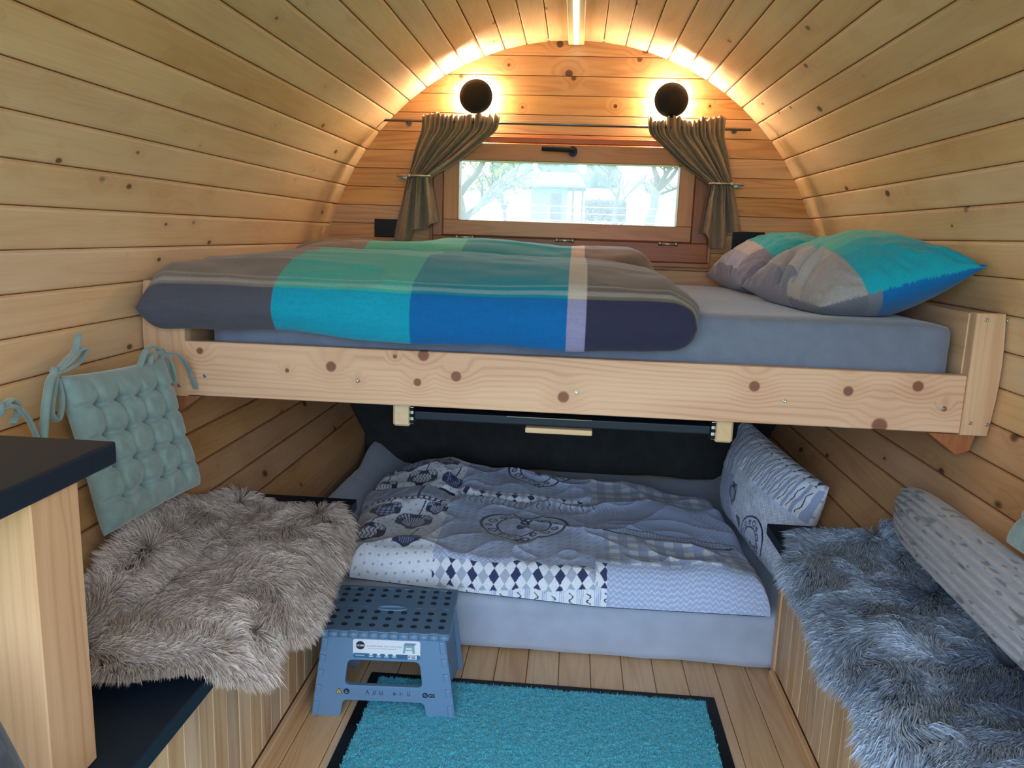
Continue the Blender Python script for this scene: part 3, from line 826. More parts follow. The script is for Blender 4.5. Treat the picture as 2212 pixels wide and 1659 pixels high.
duvet('duvet', -1.030, 0.272, [(3.26, 1.052), (3.0, 1.052), (2.75, 1.052), (2.645, 1.055), (2.632, 1.075), (2.645, 1.115), (2.70, 1.150), (2.82, 1.176), (2.98, 1.180), (3.12, 1.165), (3.24, 1.120), (3.265, 1.08)],
      lambda x: 0.965 + 0 * x, 0.5, [(0.12, 0.135), (0.16, 0.166)], 33, 'rear plaid duvet in brown grey and green teal lying below the window', twist=tw_rear, blunt=(0.09, 0), wrinkle=0.016)

# ------------------------------------------------------------------ pillows
def pillow(name, P, t, colorfn, mat, label, group=None, nu=150, nv=220, seed=0, post=None, pinch=0.05, power=0.62, wr=0.010, cat='pillow', creases=(), ribs=None, taper=0.0):
    """P: four corners (u-,v-),(u+,v-),(u+,v+),(u-,v+); t half thickness"""
    P = [np.array(p, float) for p in P]
    u = np.linspace(-1, 1, nu); v = np.linspace(-1, 1, nv)
    u = np.sin(u * np.pi / 2) * 0.92 + u * 0.08; v = np.sin(v * np.pi / 2) * 0.92 + v * 0.08
    U, Vv = np.meshgrid(u, v, indexing='ij')
    Us = U * (1 - pinch * (1 - Vv ** 2)); Vs = Vv * (1 - pinch * 0.8 * (1 - U ** 2))
    Vs = Vs * (1 - taper * np.abs(U) ** 9)
    a, b = (Us + 1) / 2, (Vs + 1) / 2
    mid = ((1 - a) * (1 - b))[..., None] * P[0] + (a * (1 - b))[..., None] * P[1] + (a * b)[..., None] * P[2] + ((1 - a) * b)[..., None] * P[3]
    n = np.cross(P[1] - P[0], P[3] - P[0]); n /= np.linalg.norm(n)
    prof = (np.clip(1 - U ** 2, 0, 1) ** power) * (np.clip(1 - Vv ** 2, 0, 1) ** power)
    edge = 1 - np.clip(np.minimum(1 - np.abs(U), 1 - np.abs(Vv)) / 0.45, 0, 1)
    wrk = wr * (fbm(U * 3.5, Vv * 4.5, 0, seed) * 0.6 + edge * (1 - prof) * 1.2 * vnoise(U * 9 + Vv * 3, Vv * 14, 0, seed + 3)) * np.minimum(1, prof * 4)
    for (cu, cv, du, dv, w, dep) in creases:
        L = math.hypot(du, dv); al = ((U - cu) * du + (Vv - cv) * dv) / L; ac = np.abs(-(U - cu) * dv + (Vv - cv) * du) / L
        wrk = wrk - dep * np.exp(-(ac / w) ** 2) * sstep(-0.1, 0.1, al) * (1 - sstep(L - 0.15, L + 0.1, al))
    if ribs: wrk = wrk + ribs[1] * (np.abs(np.sin(Vv * ribs[0] + 0.25 * vnoise(U * 3, Vv * 4, 0, seed))) ** 1.0) * np.minimum(1, prof * 5)
    top = mid + n * (t * prof + wrk)[..., None]; bot = mid - n * (t * prof)[..., None]
    if post is not None: top = post(top); bot = post(bot)
    V = np.concatenate([top.reshape(-1, 3), bot.reshape(-1, 3)])
    F1 = grid_faces(nu, nv); F2 = grid_faces(nu, nv, base=nu * nv)[:, ::-1]
    col = np.concatenate([colorfn(U, Vv, 1).reshape(-1, 3), colorfn(U, Vv, -1).reshape(-1, 3)])
    me = mk_mesh(name, V, np.concatenate([F1, F2]), True, col=np.clip(col, 0, 1))
    bm = bmesh.new(); bm.from_mesh(me); bmesh.ops.remove_doubles(bm, verts=bm.verts, dist=0.0004); bmesh.ops.recalc_face_normals(bm, faces=bm.faces); bm.to_mesh(me); bm.free()
    o = obj(name, me, mat); tag(o, label, cat, group); return o

def plaid_pillow(U, V, side):
    c = np.zeros(U.shape + (3,)); c[:] = C(22, 166, 192)
    c[V > -0.42] = C(90, 190, 178)
    c[(V > -0.60) & (V <= -0.42)] = C(46, 174, 188)
    blue = (V < 5) if side < 0 else (V < -2); c[blue] = C(8, 110, 186)
    g = U < -0.38
    c[g] = C(160, 156, 162)
    c[g & (V > -0.5) & (V < 0.1)] = C(178, 172, 174)
    if side < 0: c[g] = C(110, 112, 130)
    c[(U < -0.78) & (V > -0.2)] = C(128, 130, 148)
    c[(U >= -0.38) & (U < -0.2) & blue] = C(120, 124, 146)
    return c
def above(zmin):
    def f(P):
        P = P.copy(); P[..., 2] = np.maximum(P[..., 2], zmin)
        lim = XC + np.sqrt(np.maximum((RB - 0.010) ** 2 - (P[..., 2] - ZC) ** 2, 0.01)); P[..., 0] = np.minimum(P[..., 0], lim); return P
    return f
pillow('pillow', [(0.600, 1.985, 1.072), (0.948, 1.925, 1.188), (0.900, 2.610, 1.205), (0.525, 2.560, 1.085)], 0.118, plaid_pillow, DUVET,
       'turquoise and grey plaid pillow nearest the bed front, leaning on the wall', 'plaid pillows on the loft bed', seed=5, post=above(1.0505), pinch=0.06, power=0.5,
       creases=[(-0.9, -0.25, 0.55, 0.10, 0.05, 0.035), (-0.95, -0.5, 0.45, 0.12, 0.05, 0.03), (-0.98, 0.05, 0.5, 0.2, 0.06, 0.03), (0.98, -0.95, -0.4, 0.15, 0.05, 0.02)])
def plaid_pillow2(U, V, side):
    c = np.zeros(U.shape + (3,)); c[:] = C(24, 166, 186)
    g = U < -0.30; c[g] = C(178, 172, 184); c[U < -0.62] = C(150, 156, 186); c[g & (V < -0.55)] = C(120, 122, 150); c[U < -0.9] = C(110, 114, 144)
    return c
pillow('pillow', [(0.545, 2.655, 1.085), (0.890, 2.665, 1.195), (0.875, 3.250, 1.205), (0.520, 3.230, 1.090)], 0.110, plaid_pillow2, DUVET,
       'turquoise and lilac grey plaid pillow farther back by the dark socket', 'plaid pillows on the loft bed', seed=8, post=above(1.0505), pinch=0.06, power=0.5)

# ------------------------------------------------------------------ pull-out table under the loft bed
t = empty('pull_out_table', (-0.02, 2.1, 0.75)); tag(t, 'dark pull-out table top on steel runners under the loft bed', 'table')
def tp(o): o.parent = t; o.location = Vector(o.location) - Vector(t.location); return o
tp(plain_box('table_top', (-0.384, 1.915, 0.7565), (0.349, 2.45, 0.7775), DARK_LAM, None, 0.003))
RAIL = wood('pale_rail_end', srgb(226, 196, 160), srgb(200, 158, 118), srgb(120, 80, 50), ring=0.3, kdens=0.05, tint=0.02)
for x0, x1 in ((-0.438, -0.394), (0.359, 0.403)):
    tp(wood_box('rail', (x0, 1.912, 0.738), (x1, 2.6, 0.797), 'y', RAIL, None, 0.005))
for x0, x1 in ((-0.3935, -0.3845), (0.3495, 0.3585)):
    tp(plain_box('runner', (x0, 1.908, 0.746), (x1, 2.5, 0.790), STEEL, None, 0.0015))
    for zz in (0.752, 0.768, 0.784):
        tp(plain_box('runner_channel', (x0 - 0.0005, 1.905, zz - 0.004), (x1 + 0.0005, 1.912, zz + 0.004), BLACK, None, 0.001))
tp(plain_box('handle', (-0.104, 1.905, 0.739), (0.062, 1.935, 0.753), RAIL, None, 0.004))
tp(plain_box('sign_plate', (-0.15, 1.90, 0.7785), (0.06, 1.93, 0.7805), STEEL_D, None, 0.0))

# ------------------------------------------------------------------ lower bed
def curl(P):
    P = P.copy(); d = np.abs(P[:, 0] - XC)
    P[:, 2] += 0.135 * sstep(0.62, 0.86, d) * sstep(2.14, 2.30, P[:, 1]) + 0.05 * sstep(3.0, 3.28, P[:, 1]) * sstep(.05, .15, P[:, 2])
    P[:, 0] += np.sign(XC - P[:, 0]) * 0.0
    return P
o = soft_box('lower_mattress', (-0.835, 2.150, 0.004), (0.765, 3.285, 0.184), 0.035, PALE_SHEET, amp=0.006, seed=6, warp=curl)
tag(o, 'low mattress in a pale grey fitted sheet on the floor under the loft bed', 'mattress')
# dark cloth hung on the back wall behind the lower bed
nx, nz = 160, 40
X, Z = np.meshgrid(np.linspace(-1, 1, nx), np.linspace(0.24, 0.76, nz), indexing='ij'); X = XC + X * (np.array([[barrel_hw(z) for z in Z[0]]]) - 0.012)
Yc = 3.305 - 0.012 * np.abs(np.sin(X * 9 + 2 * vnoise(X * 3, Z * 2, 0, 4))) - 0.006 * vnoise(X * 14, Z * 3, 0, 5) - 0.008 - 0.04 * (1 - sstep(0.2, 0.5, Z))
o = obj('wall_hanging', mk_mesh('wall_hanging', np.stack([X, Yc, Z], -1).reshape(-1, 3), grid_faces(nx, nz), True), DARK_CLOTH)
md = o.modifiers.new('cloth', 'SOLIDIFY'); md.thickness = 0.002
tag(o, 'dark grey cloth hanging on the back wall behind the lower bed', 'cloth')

WHITE, LT, MD, GR, NV = C(236, 240, 252), C(208, 218, 246), C(172, 186, 224), C(178, 186, 206), C(52, 56, 92)
def heart_f(x, y, w):
    """implicit heart, <0 inside; w half width, tip towards -y"""
    X, Y = x / w * 1.15, y / w * 1.15 + 0.15
    return (X * X + Y * Y - 1) ** 3 - X * X * Y ** 3
def houndstooth(x, y, p=0.0125):
    a = np.floor(x / p * 2).astype(int); b = np.floor(y / p * 2).astype(int)
    return ((a + b) % 2 == 0) & ((a % 4 < 2) | (b % 4 < 2))
def diamonds(x, y, w, h, c):
    """two rows of diamonds, dark and grey ones between white"""
    p = x / w; q = (y - h / 2) / (h * 0.57)
    a = np.floor(p + q + 0.5).astype(int); b = np.floor(p - q + 0.5).astype(int)
    row = a - b; i = np.floor((a + b) / 2).astype(int)
    c[:] = WHITE
    d = row % 2 == 0
    c[d & (i % 2 == 0)] = NV * 1.3; c[d & (i % 2 == 1)] = GR
    return c
def squiggle(x, y, y0, h, w=0.040):
    """grey bars alternating with little scrolls"""
    ph = (x / w) % 1.0; t = (y - y0) / h
    bar = (ph < 0.36) & (((ph * 60) % 5 < 3.2) | True)
    sc = np.abs(ph - 0.68 - 0.10 * np.sin(t * 12.5)) < 0.045
    return bar, sc & (t > 0.12) & (t < 0.88)
def scroll_heart(c, x, y, w):
    H = lambda k_: heart_f(x, y, w * k_) < 0
    ring = H(0.93) & ~H(0.58)
    line = (H(1.0) & ~H(0.93)) | (H(0.62) & ~H(0.57))
    c[ring] = LT
    for k in range(22):
        a = 2 * np.pi * (k + 0.5) / 22; hx = 0.80 * w * (16 * np.sin(a) ** 3) / 16.5; hy = 0.80 * w * (13 * np.cos(a) - 5 * np.cos(2 * a) - 2 * np.cos(3 * a) - np.cos(4 * a)) / 15.5 + 0.02 * w
        r = w * (0.115 if k % 2 else 0.085); d = np.hypot(x - hx, y - hy); an = np.arctan2(y - hy, x - hx)
        c[(np.abs(d - r * (0.75 + 0.22 * np.sin(an + k))) < w * 0.020) & (d < r * 1.15)] = NV
        c[d < w * 0.022] = NV
    c[line] = NV
    c[heart_f(x, y + 0.004, w * 0.16) < 0] = NV
    return c
def dots_hearts(x, y):
    c = np.zeros(x.shape + (3,)); c[:] = WHITE
    p = 0.028; r = np.floor(y / p).astype(int); ox = (r % 2) * p / 2
    d = np.hypot(((x + ox) % p) - p / 2, (y % p) - p / 2); c[d < 0.0042] = MD
    for i, (hx, hy, w, kind) in enumerate(((-0.475, 2.275, 0.042, 0), (-0.49, 2.455, 0.058, 1), (-0.625, 2.345, 0.062, 2), (-0.60, 2.52, 0.05, 3), (-0.43, 2.555, 0.036, 1), (-0.54, 2.86, 0.055, 2), (-0.42, 2.85, 0.04, 0), (-0.60, 2.98, 0.06, 3), (-0.47, 3.0, 0.05, 1), (-0.68, 2.82, 0.05, 2), (-0.72, 2.95, 0.05, 3))):
        dx, dy = x - hx, y - hy; f = heart_f(dx, dy, w); ins = f < 0
        if kind == 0: c[ins] = NV * 1.8; c[ins & ((dx / w * 6) % 1 < 0.2)] = MD
        elif kind == 1: c[ins] = WHITE; c[ins & ((np.arctan2(dx, dy + w) * 9) % 1 < 0.62)] = NV * 2.2
        elif kind == 2: c[ins] = WHITE; c[ins & (((dx + 0.2 * dy) / w * 4.5 + 0.3 * np.sin(dy / w * 9)) % 1 < 0.3)] = NV
        else: c[ins] = MD; c[ins & (np.abs(np.sin(dx / w * 9) * np.sin(dy / w * 9)) < 0.25)] = NV
        c[(np.abs(f) < 0.10)] = NV
        c[(np.abs(dx - 0.12 * dy) < 0.0022) & (dy > w * 0.55) & (dy < w * 0.55 + 0.10)] = NV
    return c
def patchwork(x, y):
    """x across the bed, y from the front to the back"""
    c = dots_hearts(x, y)
    # houndstooth piece among the hearts
    hp = (y > 2.60 + 0.06 * (x + 0.5)) & (y < 2.765) & (x < -0.41)
    b = houndstooth(x, y, 0.017); c[hp] = MD * 0.9; c[hp & b] = LT
    c[hp & (np.abs(x + 0.505) < 0.005)] = NV; c[(np.abs(y - 2.772) < 0.006) & (x < -0.40)] = NV
    e = np.abs(y - (2.60 + 0.06 * (x + 0.5))) < 0.010; c[e & (x < -0.41)] = NV; c[e & (x < -0.41) & (((x / 0.02) % 1) < 0.6) & (np.abs(y - (2.60 + 0.06 * (x + 0.5))) < 0.006)] = WHITE
    edge_l = np.interp(y, [2.05, 2.19, 2.6, 3.2], [-0.375, -0.378, -0.395, -0.375])
    mid = (x > edge_l) & (x < np.interp(y, [2.05, 2.45, 2.75, 3.2], [0.135, 0.128, 0.104, 0.10]))
    base = np.zeros_like(c); base[:] = MD; base[houndstooth(x, y, 0.0145)] = LT
    base = scroll_heart(base, x + 0.127, y - 2.45, 0.150)
    base = scroll_heart(base, x + 0.10, y - 3.01, 0.130)
    band = (y > 2.655) & (y < 2.755); bar, sc = squiggle(x, y, 2.655, 0.1); base[band] = LT; base[band & bar] = MD * 0.95; base[band & sc] = NV
    dia = (y >= 2.755) & (y < 2.805); dd = diamonds(x, y - 2.755, 0.030, 0.05, np.zeros_like(c)); base[dia] = dd[dia]
    dia = (y < 2.172) & (y > 2.090); dd = diamonds(x, y - 2.090, 0.032, 0.082, np.zeros_like(c)); base[dia] = dd[dia]
    low = y <= 2.090; bar, sc = squiggle(x, y, 2.040, 0.045, 0.05); base[low] = WHITE; base[low & bar & ((x / 0.0055) % 1 < 0.5)] = MD; base[low & sc] = NV
    c[mid] = base[mid]
    right = ~mid & (x > 0)
    k = np.zeros_like(c); k[:] = MD
    # knit stitches on the front band
    vv = np.abs(((x / 0.018) % 1) - 0.5); st = (((y / 0.016) + 1.2 * vv) % 1) < 0.30; blot = vnoise(x * 9, y * 3, 0, 71) > -0.25; k[st & blot & (y < 2.175)] = LT
    gy = (y >= 2.175) & (y < 2.425 + 0.01 * np.sin(x * 22)); gx_ = (x / 0.058) % 1 < 0.5; gyy = (y / 0.052) % 1 < 0.5
    k[gy] = WHITE; k[gy & (gx_ ^ gyy)] = LT * 0.82; k[gy & gx_ & gyy] = MD * 0.92; k[gy & (gx_ ^ gyy) & (((x + y) / 0.006) % 1 < 0.4)] = MD * 1.05
    bd = (y >= 2.425 + 0.01 * np.sin(x * 22)) & (y < 2.47 + 0.01 * np.sin(x * 22)); k[bd] = MD * 0.8; k[bd & ((x / 0.011) % 1 < 0.4) & ((y / 0.012) % 1 < 0.6)] = LT
    for yy in (2.425, 2.47): k[np.abs(y - yy - 0.01 * np.sin(x * 22)) < 0.004] = NV * 1.2
    kn = (y >= 2.47 + 0.01 * np.sin(x * 22)) & (y < 2.755); k[kn] = MD * 0.98
    ln = ((x + 0.02 * np.sin(y * 30)) / 0.016) % 1 < 0.28; k[kn & ln & ((y / 0.012) % 1 < 0.55) & (vnoise(x * 12, y * 2, 0, 31) > -0.35)] = LT
    g2 = (y >= 2.755); gx_ = (x / 0.062) % 1 < 0.5; gyy = (y / 0.07) % 1 < 0.5
    k[g2] = WHITE * 0.97; k[g2 & (gx_ ^ gyy)] = LT * 0.80; k[g2 & gx_ & gyy] = MD * 0.85
    c[right] = k[right]
    return c

def lower_duvet():
    nu, nv = 640, 440
    u = np.linspace(0, 1, nu); v = np.linspace(0, 1, nv)
    U, Vv = np.meshgrid(u, v, indexing='ij')
    th = np.linspace(0, 1, nv); v = np.where(th < 0.16, 0.058 * (1 - np.cos(np.clip(th / 0.16, 0, 1) * np.pi / 2)), 0.058 + (1 - 0.058) * np.clip((th - 0.16) / 0.84, 0, 1)); U, Vv = np.meshgrid(u, v, indexing='ij')
    yf = np.interp(u, [0, 0.25, 0.6, 1], [2.195, 2.155, 2.112, 2.122]); yb = np.interp(u, [0, 0.15, 0.3, 0.5, 0.75, 1], [2.98, 3.12, 3.13, 3.10, 3.05, 2.93])
    Yg = yf[:, None] + (yb - yf)[:, None] * Vv
    xl = np.interp(v, [0, 0.1, 0.3, 0.7, 1], [-0.632, -0.665, -0.690, -0.735, -0.72]); xr = np.interp(v, [0, 0.2, 0.6, 1], [0.594, 0.600, 0.598, 0.575])
    Xg = xl[None] + (xr - xl)[None] * U
    d = np.minimum(np.minimum((Xg - xl[None]), (xr[None] - Xg)), np.minimum(Yg - yf[:, None], yb[:, None] - Yg))
    prof = np.sqrt(np.clip(1 - (1 - np.clip(d / 0.055, 0, 1)) ** 2, 0, 1))
    body = 0.075 + 0.020 * fbm(Xg * 2.6, Yg * 2.6, 0, 17) + 0.07 * np.exp(-((Xg + 0.50) / 0.20) ** 2 - ((Yg - 2.98) / 0.18) ** 2) + 0.028 * np.exp(-((Xg + 0.12) / 0.14) ** 2 - ((Yg - 3.02) / 0.14) ** 2) \
        + 0.030 * np.exp(-((Xg + 0.50) / 0.14) ** 2 - ((Yg - 2.66) / 0.10) ** 2) + 0.02 * np.exp(-((Xg - 0.3) / 0.25) ** 2 - ((Yg - 2.7) / 0.2) ** 2)
    rid = (1 - np.abs(vnoise(Xg * 4 + Yg * 5, Yg * 4 - Xg * 3, 0, 23))) ** 4 * 0.014 + (1 - np.abs(vnoise(Xg * 9 - Yg * 5, Yg * 8 + Xg * 4, 0, 29))) ** 4 * 0.007
    seam = -0.022 * np.exp(-((Yg - 2.78 - 0.03 * np.sin(Xg * 6)) / 0.018) ** 2) * (Xg < 0.1)
    seam = seam - 0.03 * np.exp(-((Xg + 0.40) / 0.03) ** 2 - ((Yg - 2.82) / 0.12) ** 2) + 0.018 * np.exp(-((Yg - 2.19) / 0.05) ** 2) * (Xg > 0.1)
    base = 0.1865 + 0.135 * sstep(0.62, 0.86, np.abs(Xg - XC)) * sstep(2.14, 2.30, Yg)
    lo = base + 0.004
    Z = lo + prof * (body + rid + seam)
    hem = prof < 0.999
    dY, dZ = np.diff(Yg, axis=1), np.diff(Z, axis=1); S = np.concatenate([np.zeros((nu, 1)), np.cumsum(np.hypot(dY, dZ), 1)], 1)
    ref = np.argmin(np.abs(Yg - 2.5), axis=1); sref = S[np.arange(nu), ref][:, None]
    col = patchwork(Xg, np.where(Yg < 2.5, 2.5 + (S - sref), Yg))
    V = np.concatenate([np.stack([Xg, Yg, Z], -1).reshape(-1, 3), np.stack([Xg, Yg, lo - 0.002 + 0 * Z], -1)[::8, ::8].reshape(-1, 3)])
    nb = np.stack([Xg, Yg], -1)[::8, ::8].shape
    F = np.concatenate([grid_faces(nu, nv), grid_faces(nb[0], nb[1], base=nu * nv)[:, ::-1]])
    allc = np.concatenate([col.reshape(-1, 3), np.tile(NV, (nb[0] * nb[1], 1))])
    me = mk_mesh('patchwork_duvet', V, F, True, col=np.clip(allc, 0, 1))
    o = obj('patchwork_duvet', me, PRINT); tag(o, 'blue grey patchwork duvet printed with hearts on the lower bed', 'duvet')
lower_duvet()

def patch_pillow(U, V, side):
    """U across (bottom to top of the leaning pillow), V along (near to far)"""
    x = V * 0.34; y = U * 0.17
    c = np.zeros(U.shape + (3,)); c[:] = LT * 0.9; c[houndstooth(x, y, 0.0135)] = WHITE * 0.95
    m = V > 0.15; c[m & (U < 0.0)] = MD * 0.9; 
    top = (U > 0.18) & (V < 0.55); bar, sc = squiggle(x, y, 0.03, 0.11, 0.034); c[top] = WHITE; c[top & bar] = MD * 0.95; c[top & sc] = NV
    c[(np.abs(U - 0.17) < 0.03) & (V < 0.55)] = LT
    edge = U > 0.86; dd = diamonds(x, y, 0.026, 0.05, np.zeros_like(c)); c[edge] = dd[edge]
    g = (V >= 0.30) & (U > -0.05); gx_ = (x / 0.05) % 1 < 0.5; c[g] = LT; c[g & gx_] = MD * 0.8; c[g & gx_ & (((y / 0.008) % 1) < 0.4)] = LT
    c[(V >= 0.30) & (np.abs((x / 0.05) % 1 - 0.5) < 0.05) & (U > -0.05)] = NV
    c = scroll_heart(c, y + 0.15, -(x + 0.16), 0.10)
    f = heart_f(-(x - 0.02), y + 0.05, 0.035); c[f < 0] = MD * 0.7; c[np.abs(f) < 0.15] = NV
    c[heart_f(-(x + 0.05), y + 0.12, 0.02) < 0] = NV
    if side < 0: c = dots_hearts(x - 0.5, y + 2.5)
    return c
def ppost(P):
    P = P.copy(); P[..., 2] = np.maximum(P[..., 2], 0.20 + 0.10 * sstep(0.62, 0.86, np.abs(P[..., 0] - XC)))
    lim = XC + np.sqrt(np.maximum((RB - 0.012) ** 2 - (P[..., 2] - ZC) ** 2, 0.01)); P[..., 0] = np.minimum(P[..., 0], lim); return P
pillow('patchwork_pillow', [(0.655, 2.290, 0.215), (0.800, 2.375, 0.500), (0.672, 3.00, 0.565), (0.600, 2.93, 0.225)], 0.108, patch_pillow, PRINT,
       'blue grey patchwork pillow propped upright at the head of the lower bed', nu=240, nv=420, seed=3, post=ppost, pinch=0.04, power=0.5, wr=0.006)
# ------------------------------------------------------------------ benches
def bench(sgn, xe, xp, y0, y1, label):
    """xe: free edge of the top, xp: face of the panel"""
    t = empty('bench', (xp, y1, 0)); tag(t, label, 'bench', 'storage benches along the walls')
    def bp(o): o.parent = t; o.location = Vector(o.location) - Vector(t.location); return o
    xw = XC + sgn * (barrel_hw(0.405) - 0.012)
    bp(plain_box('bench_top', (min(xe, xw), y0, 0.408), (max(xe, xw), y1 + 0.045, 0.440), DARK_LAM, None, 0.003))
    pw = 0.058; k = 0; y = y1 - 0.034
    V, F = box_geo(0.018, pw - 0.0012, 0.372, 0.0018, 1); me = mk_mesh('panel_board', V, F, wc=wcoord(V, 'z')); me.materials.append(W_BENCH)
    while y - pw > y0:
        bp(obj('panel_board', me, None, None, loc=(xp + sgn * 0.0095, y - pw / 2, 0.220))); y -= pw
    bp(wood_box('corner_post', (min(xp - sgn * 0.003, xp + sgn * 0.03), y1 - 0.033, 0.002), (max(xp - sgn * 0.003, xp + sgn * 0.03), y1, 0.4075), 'z', W_BED, None, 0.002))
    bp(wood_box('end_panel', (min(xp + sgn * 0.031, XC + sgn * 0.80), y1 - 0.018, 0.004), (max(xp + sgn * 0.031, XC + sgn * 0.80), y1 - 0.001, 0.4075), 'x', W_BENCH, None, 0.001))
    bp(wood_box('baseboard', (min(xp - sgn * 0.016, xp - sgn * 0.0005), y0, 0.001), (max(xp - sgn * 0.016, xp - sgn * 0.0005), y1 - 0.034, 0.034), 'y', W_FLOOR, None, 0.003))
bench(-1, -0.607, -0.664, 0.50, 2.146, 'bench with dark top and pine panel front under the beige sheepskin')
bench(1, 0.578, 0.618, 0.50, 2.146, 'bench with dark top and pine panel front under the blue grey sheepskin')

# ------------------------------------------------------------------ sheepskins
def poly_dist(P, poly):
    """signed distance (inside positive) and outward direction to the nearest edge"""
    poly = np.array(poly, float); A = poly; B = np.roll(poly, -1, 0)
    best = np.full(len(P), 1e9); dirn = np.zeros((len(P), 2)); ins = np.zeros(len(P), bool)
    for a, b in zip(A, B):
        ab = b - a; t = np.clip(((P - a) @ ab) / (ab @ ab), 0, 1); q = a + t[:, None] * ab; d = np.linalg.norm(P - q, axis=1)
        m = d < best; best[m] = d[m]; dirn[m] = (q - P)[m] / (d[m][:, None] + 1e-9)
        c = ((a[1] > P[:, 1]) != (b[1] > P[:, 1])) & (P[:, 0] < (b[0] - a[0]) * (P[:, 1] - a[1]) / (b[1] - a[1] + 1e-12) + a[0]); ins ^= c
    return np.where(ins, best, -best), np.where(ins[:, None], dirn, -dirn)

def sheepskin(name, poly, surf, flow, n, length, root, tips, seed, label, clumps=1600, width=0.00115, lift=0.55, patch=None):
    poly = catmull(np.array(list(poly) + [poly[0]], float), 80)[:-1]
    R = np.random.default_rng(seed)
    lo, hi = poly.min(0), poly.max(0)
    t = empty(name, (float(poly[:, 0].mean()), float(poly[:, 1].mean()), 0.447)); tag(t, label, 'sheepskin', 'sheepskins on the benches')
    off = np.array(t.location)
    # hide
    gx, gy = 60, 90
    X, Y = np.meshgrid(np.linspace(lo[0], hi[0], gx), np.linspace(lo[1], hi[1], gy), indexing='ij')
    G = np.stack([X.ravel(), Y.ravel()], 1); d, dr = poly_dist(G, poly)
    keep = (d > -0.012)
    V = surf(G[:, 0], G[:, 1]); F = grid_faces(gx, gy); F = F[keep[F].all(1)]
    used = np.unique(F); remap = -np.ones(len(V), int); remap[used] = np.arange(len(used))
    ho = obj('hide', mk_mesh('hide', V[used] - off + [0, 0, 0.004], remap[F], True), root[2], t)
    md = ho.modifiers.new('leather', 'SOLIDIFY'); md.thickness = 0.004; md.offset = 1
    # fur
    pts = np.zeros((0, 2))
    while len(pts) < n:
        c = R.uniform(lo, hi, (n, 2)); dd, _ = poly_dist(c, poly); pts = np.concatenate([pts, c[dd > 0.0]])
    pts = pts[:n]; d, dr = poly_dist(pts, poly)
    P0 = surf(pts[:, 0], pts[:, 1]); e = 0.004
    Nx = (surf(pts[:, 0] + e, pts[:, 1]) - P0); Ny = (surf(pts[:, 0], pts[:, 1] + e) - P0)
    N = np.cross(Nx, Ny); N /= np.linalg.norm(N, axis=1)[:, None]; N[N[:, 2] < 0] *= -1
    fl = flow(pts[:, 0], pts[:, 1])
    a = 2.4 * vnoise(pts[:, 0] * 7, pts[:, 1] * 7, 0, seed) + 1.3 * vnoise(pts[:, 0] * 22, pts[:, 1] * 22, 0, seed + 1)
    fl = np.stack([fl[:, 0] * np.cos(a) - fl[:, 1] * np.sin(a), fl[:, 0] * np.sin(a) + fl[:, 1] * np.cos(a)], 1)
    we = np.clip(1 - d / 0.06, 0, 1)[:, None]
    fl = fl * (1 - we * 0.8) + dr * we * 1.2
    tx = Nx / e; ty = Ny / e
    D = tx * fl[:, :1] + ty * fl[:, 1:2]; D /= np.linalg.norm(D, axis=1)[:, None] + 1e-9
    L = length * (0.75 + 0.45 * R.random(n)) * (1 + 0.25 * vnoise(pts[:, 0] * 10, pts[:, 1] * 10, 0, seed + 3))
    lf = lift * (0.55 + 0.9 * R.random(n)) * (1 + 0.6 * vnoise(pts[:, 0] * 15, pts[:, 1] * 15, 0, seed + 7))
    d0 = N * (0.9 + 0.3 * R.random(n))[:, None] + D * 0.35
    d1 = N * lf[:, None] + D
    d2 = N * (lf * 0.15)[:, None] + D + np.array([0, 0, -0.35])
    nz = lambda q: q / (np.linalg.norm(q, axis=1)[:, None] + 1e-9)
    p1 = P0 + nz(d0) * (L * 0.30)[:, None]; p2 = p1 + nz(d1) * (L * 0.38)[:, None]; p3 = p2 + nz(d2) * (L * 0.36)[:, None]
    # clumping into locks
    cell = math.sqrt((hi - lo).prod() / clumps)
    wq = pts + 0.9 * cell * np.stack([vnoise(pts[:, 0] / cell * 0.7, pts[:, 1] / cell * 0.7, 0, seed + 20), vnoise(pts[:, 0] / cell * 0.7, pts[:, 1] / cell * 0.7, 0, seed + 21)], 1)
    cy_ = np.floor(wq[:, 1] / cell).astype(int); cx_ = np.floor(wq[:, 0] / cell + 0.5 * (cy_ % 2)).astype(int)
    _, ci, idx = np.unique(cx_ * 100003 + cy_, return_index=True, return_inverse=True); idx = idx.ravel()
    k3 = (0.22 + 0.40 * R.random(n))[:, None]; k2 = k3 * 0.5
    p3 = p3 * (1 - k3) + p3[ci][idx] * k3; p2 = p2 * (1 - k2) + p2[ci][idx] * k2
    p3 = p3 + R.normal(0, 0.0022, (n, 3))
    side = R.normal(0, 1, (n, 3)); T = nz(p3 - P0); side = side - T * (side * T).sum(1)[:, None]; side = nz(side)
    w = width * (0.7 + 0.6 * R.random(n))[:, None]
    V = np.stack([P0 - side * w, P0 + side * w, p1 - side * w, p1 + side * w, p2 - side * w * 0.8, p2 + side * w * 0.8, p3], 1).reshape(-1, 3)
    b = np.arange(n)[:, None] * 7
    tri = np.concatenate([b + np.array([[0, 1, 3]]), b + np.array([[0, 3, 2]]), b + np.array([[2, 3, 5]]), b + np.array([[2, 5, 4]]), b + np.array([[4, 5, 6]])], 0)
    mixv = np.clip(0.5 + 0.45 * vnoise(pts[:, 0] * 9, pts[:, 1] * 9, 0, seed + 11) + 0.2 * R.normal(0, 1, n), 0, 1)
    if patch is not None: mixv = np.clip(mixv + patch(pts[:, 0], pts[:, 1]), 0, 1)
    mixv = mixv[idx * 0 + np.arange(n)] * 0.5 + mixv[ci][idx] * 0.5
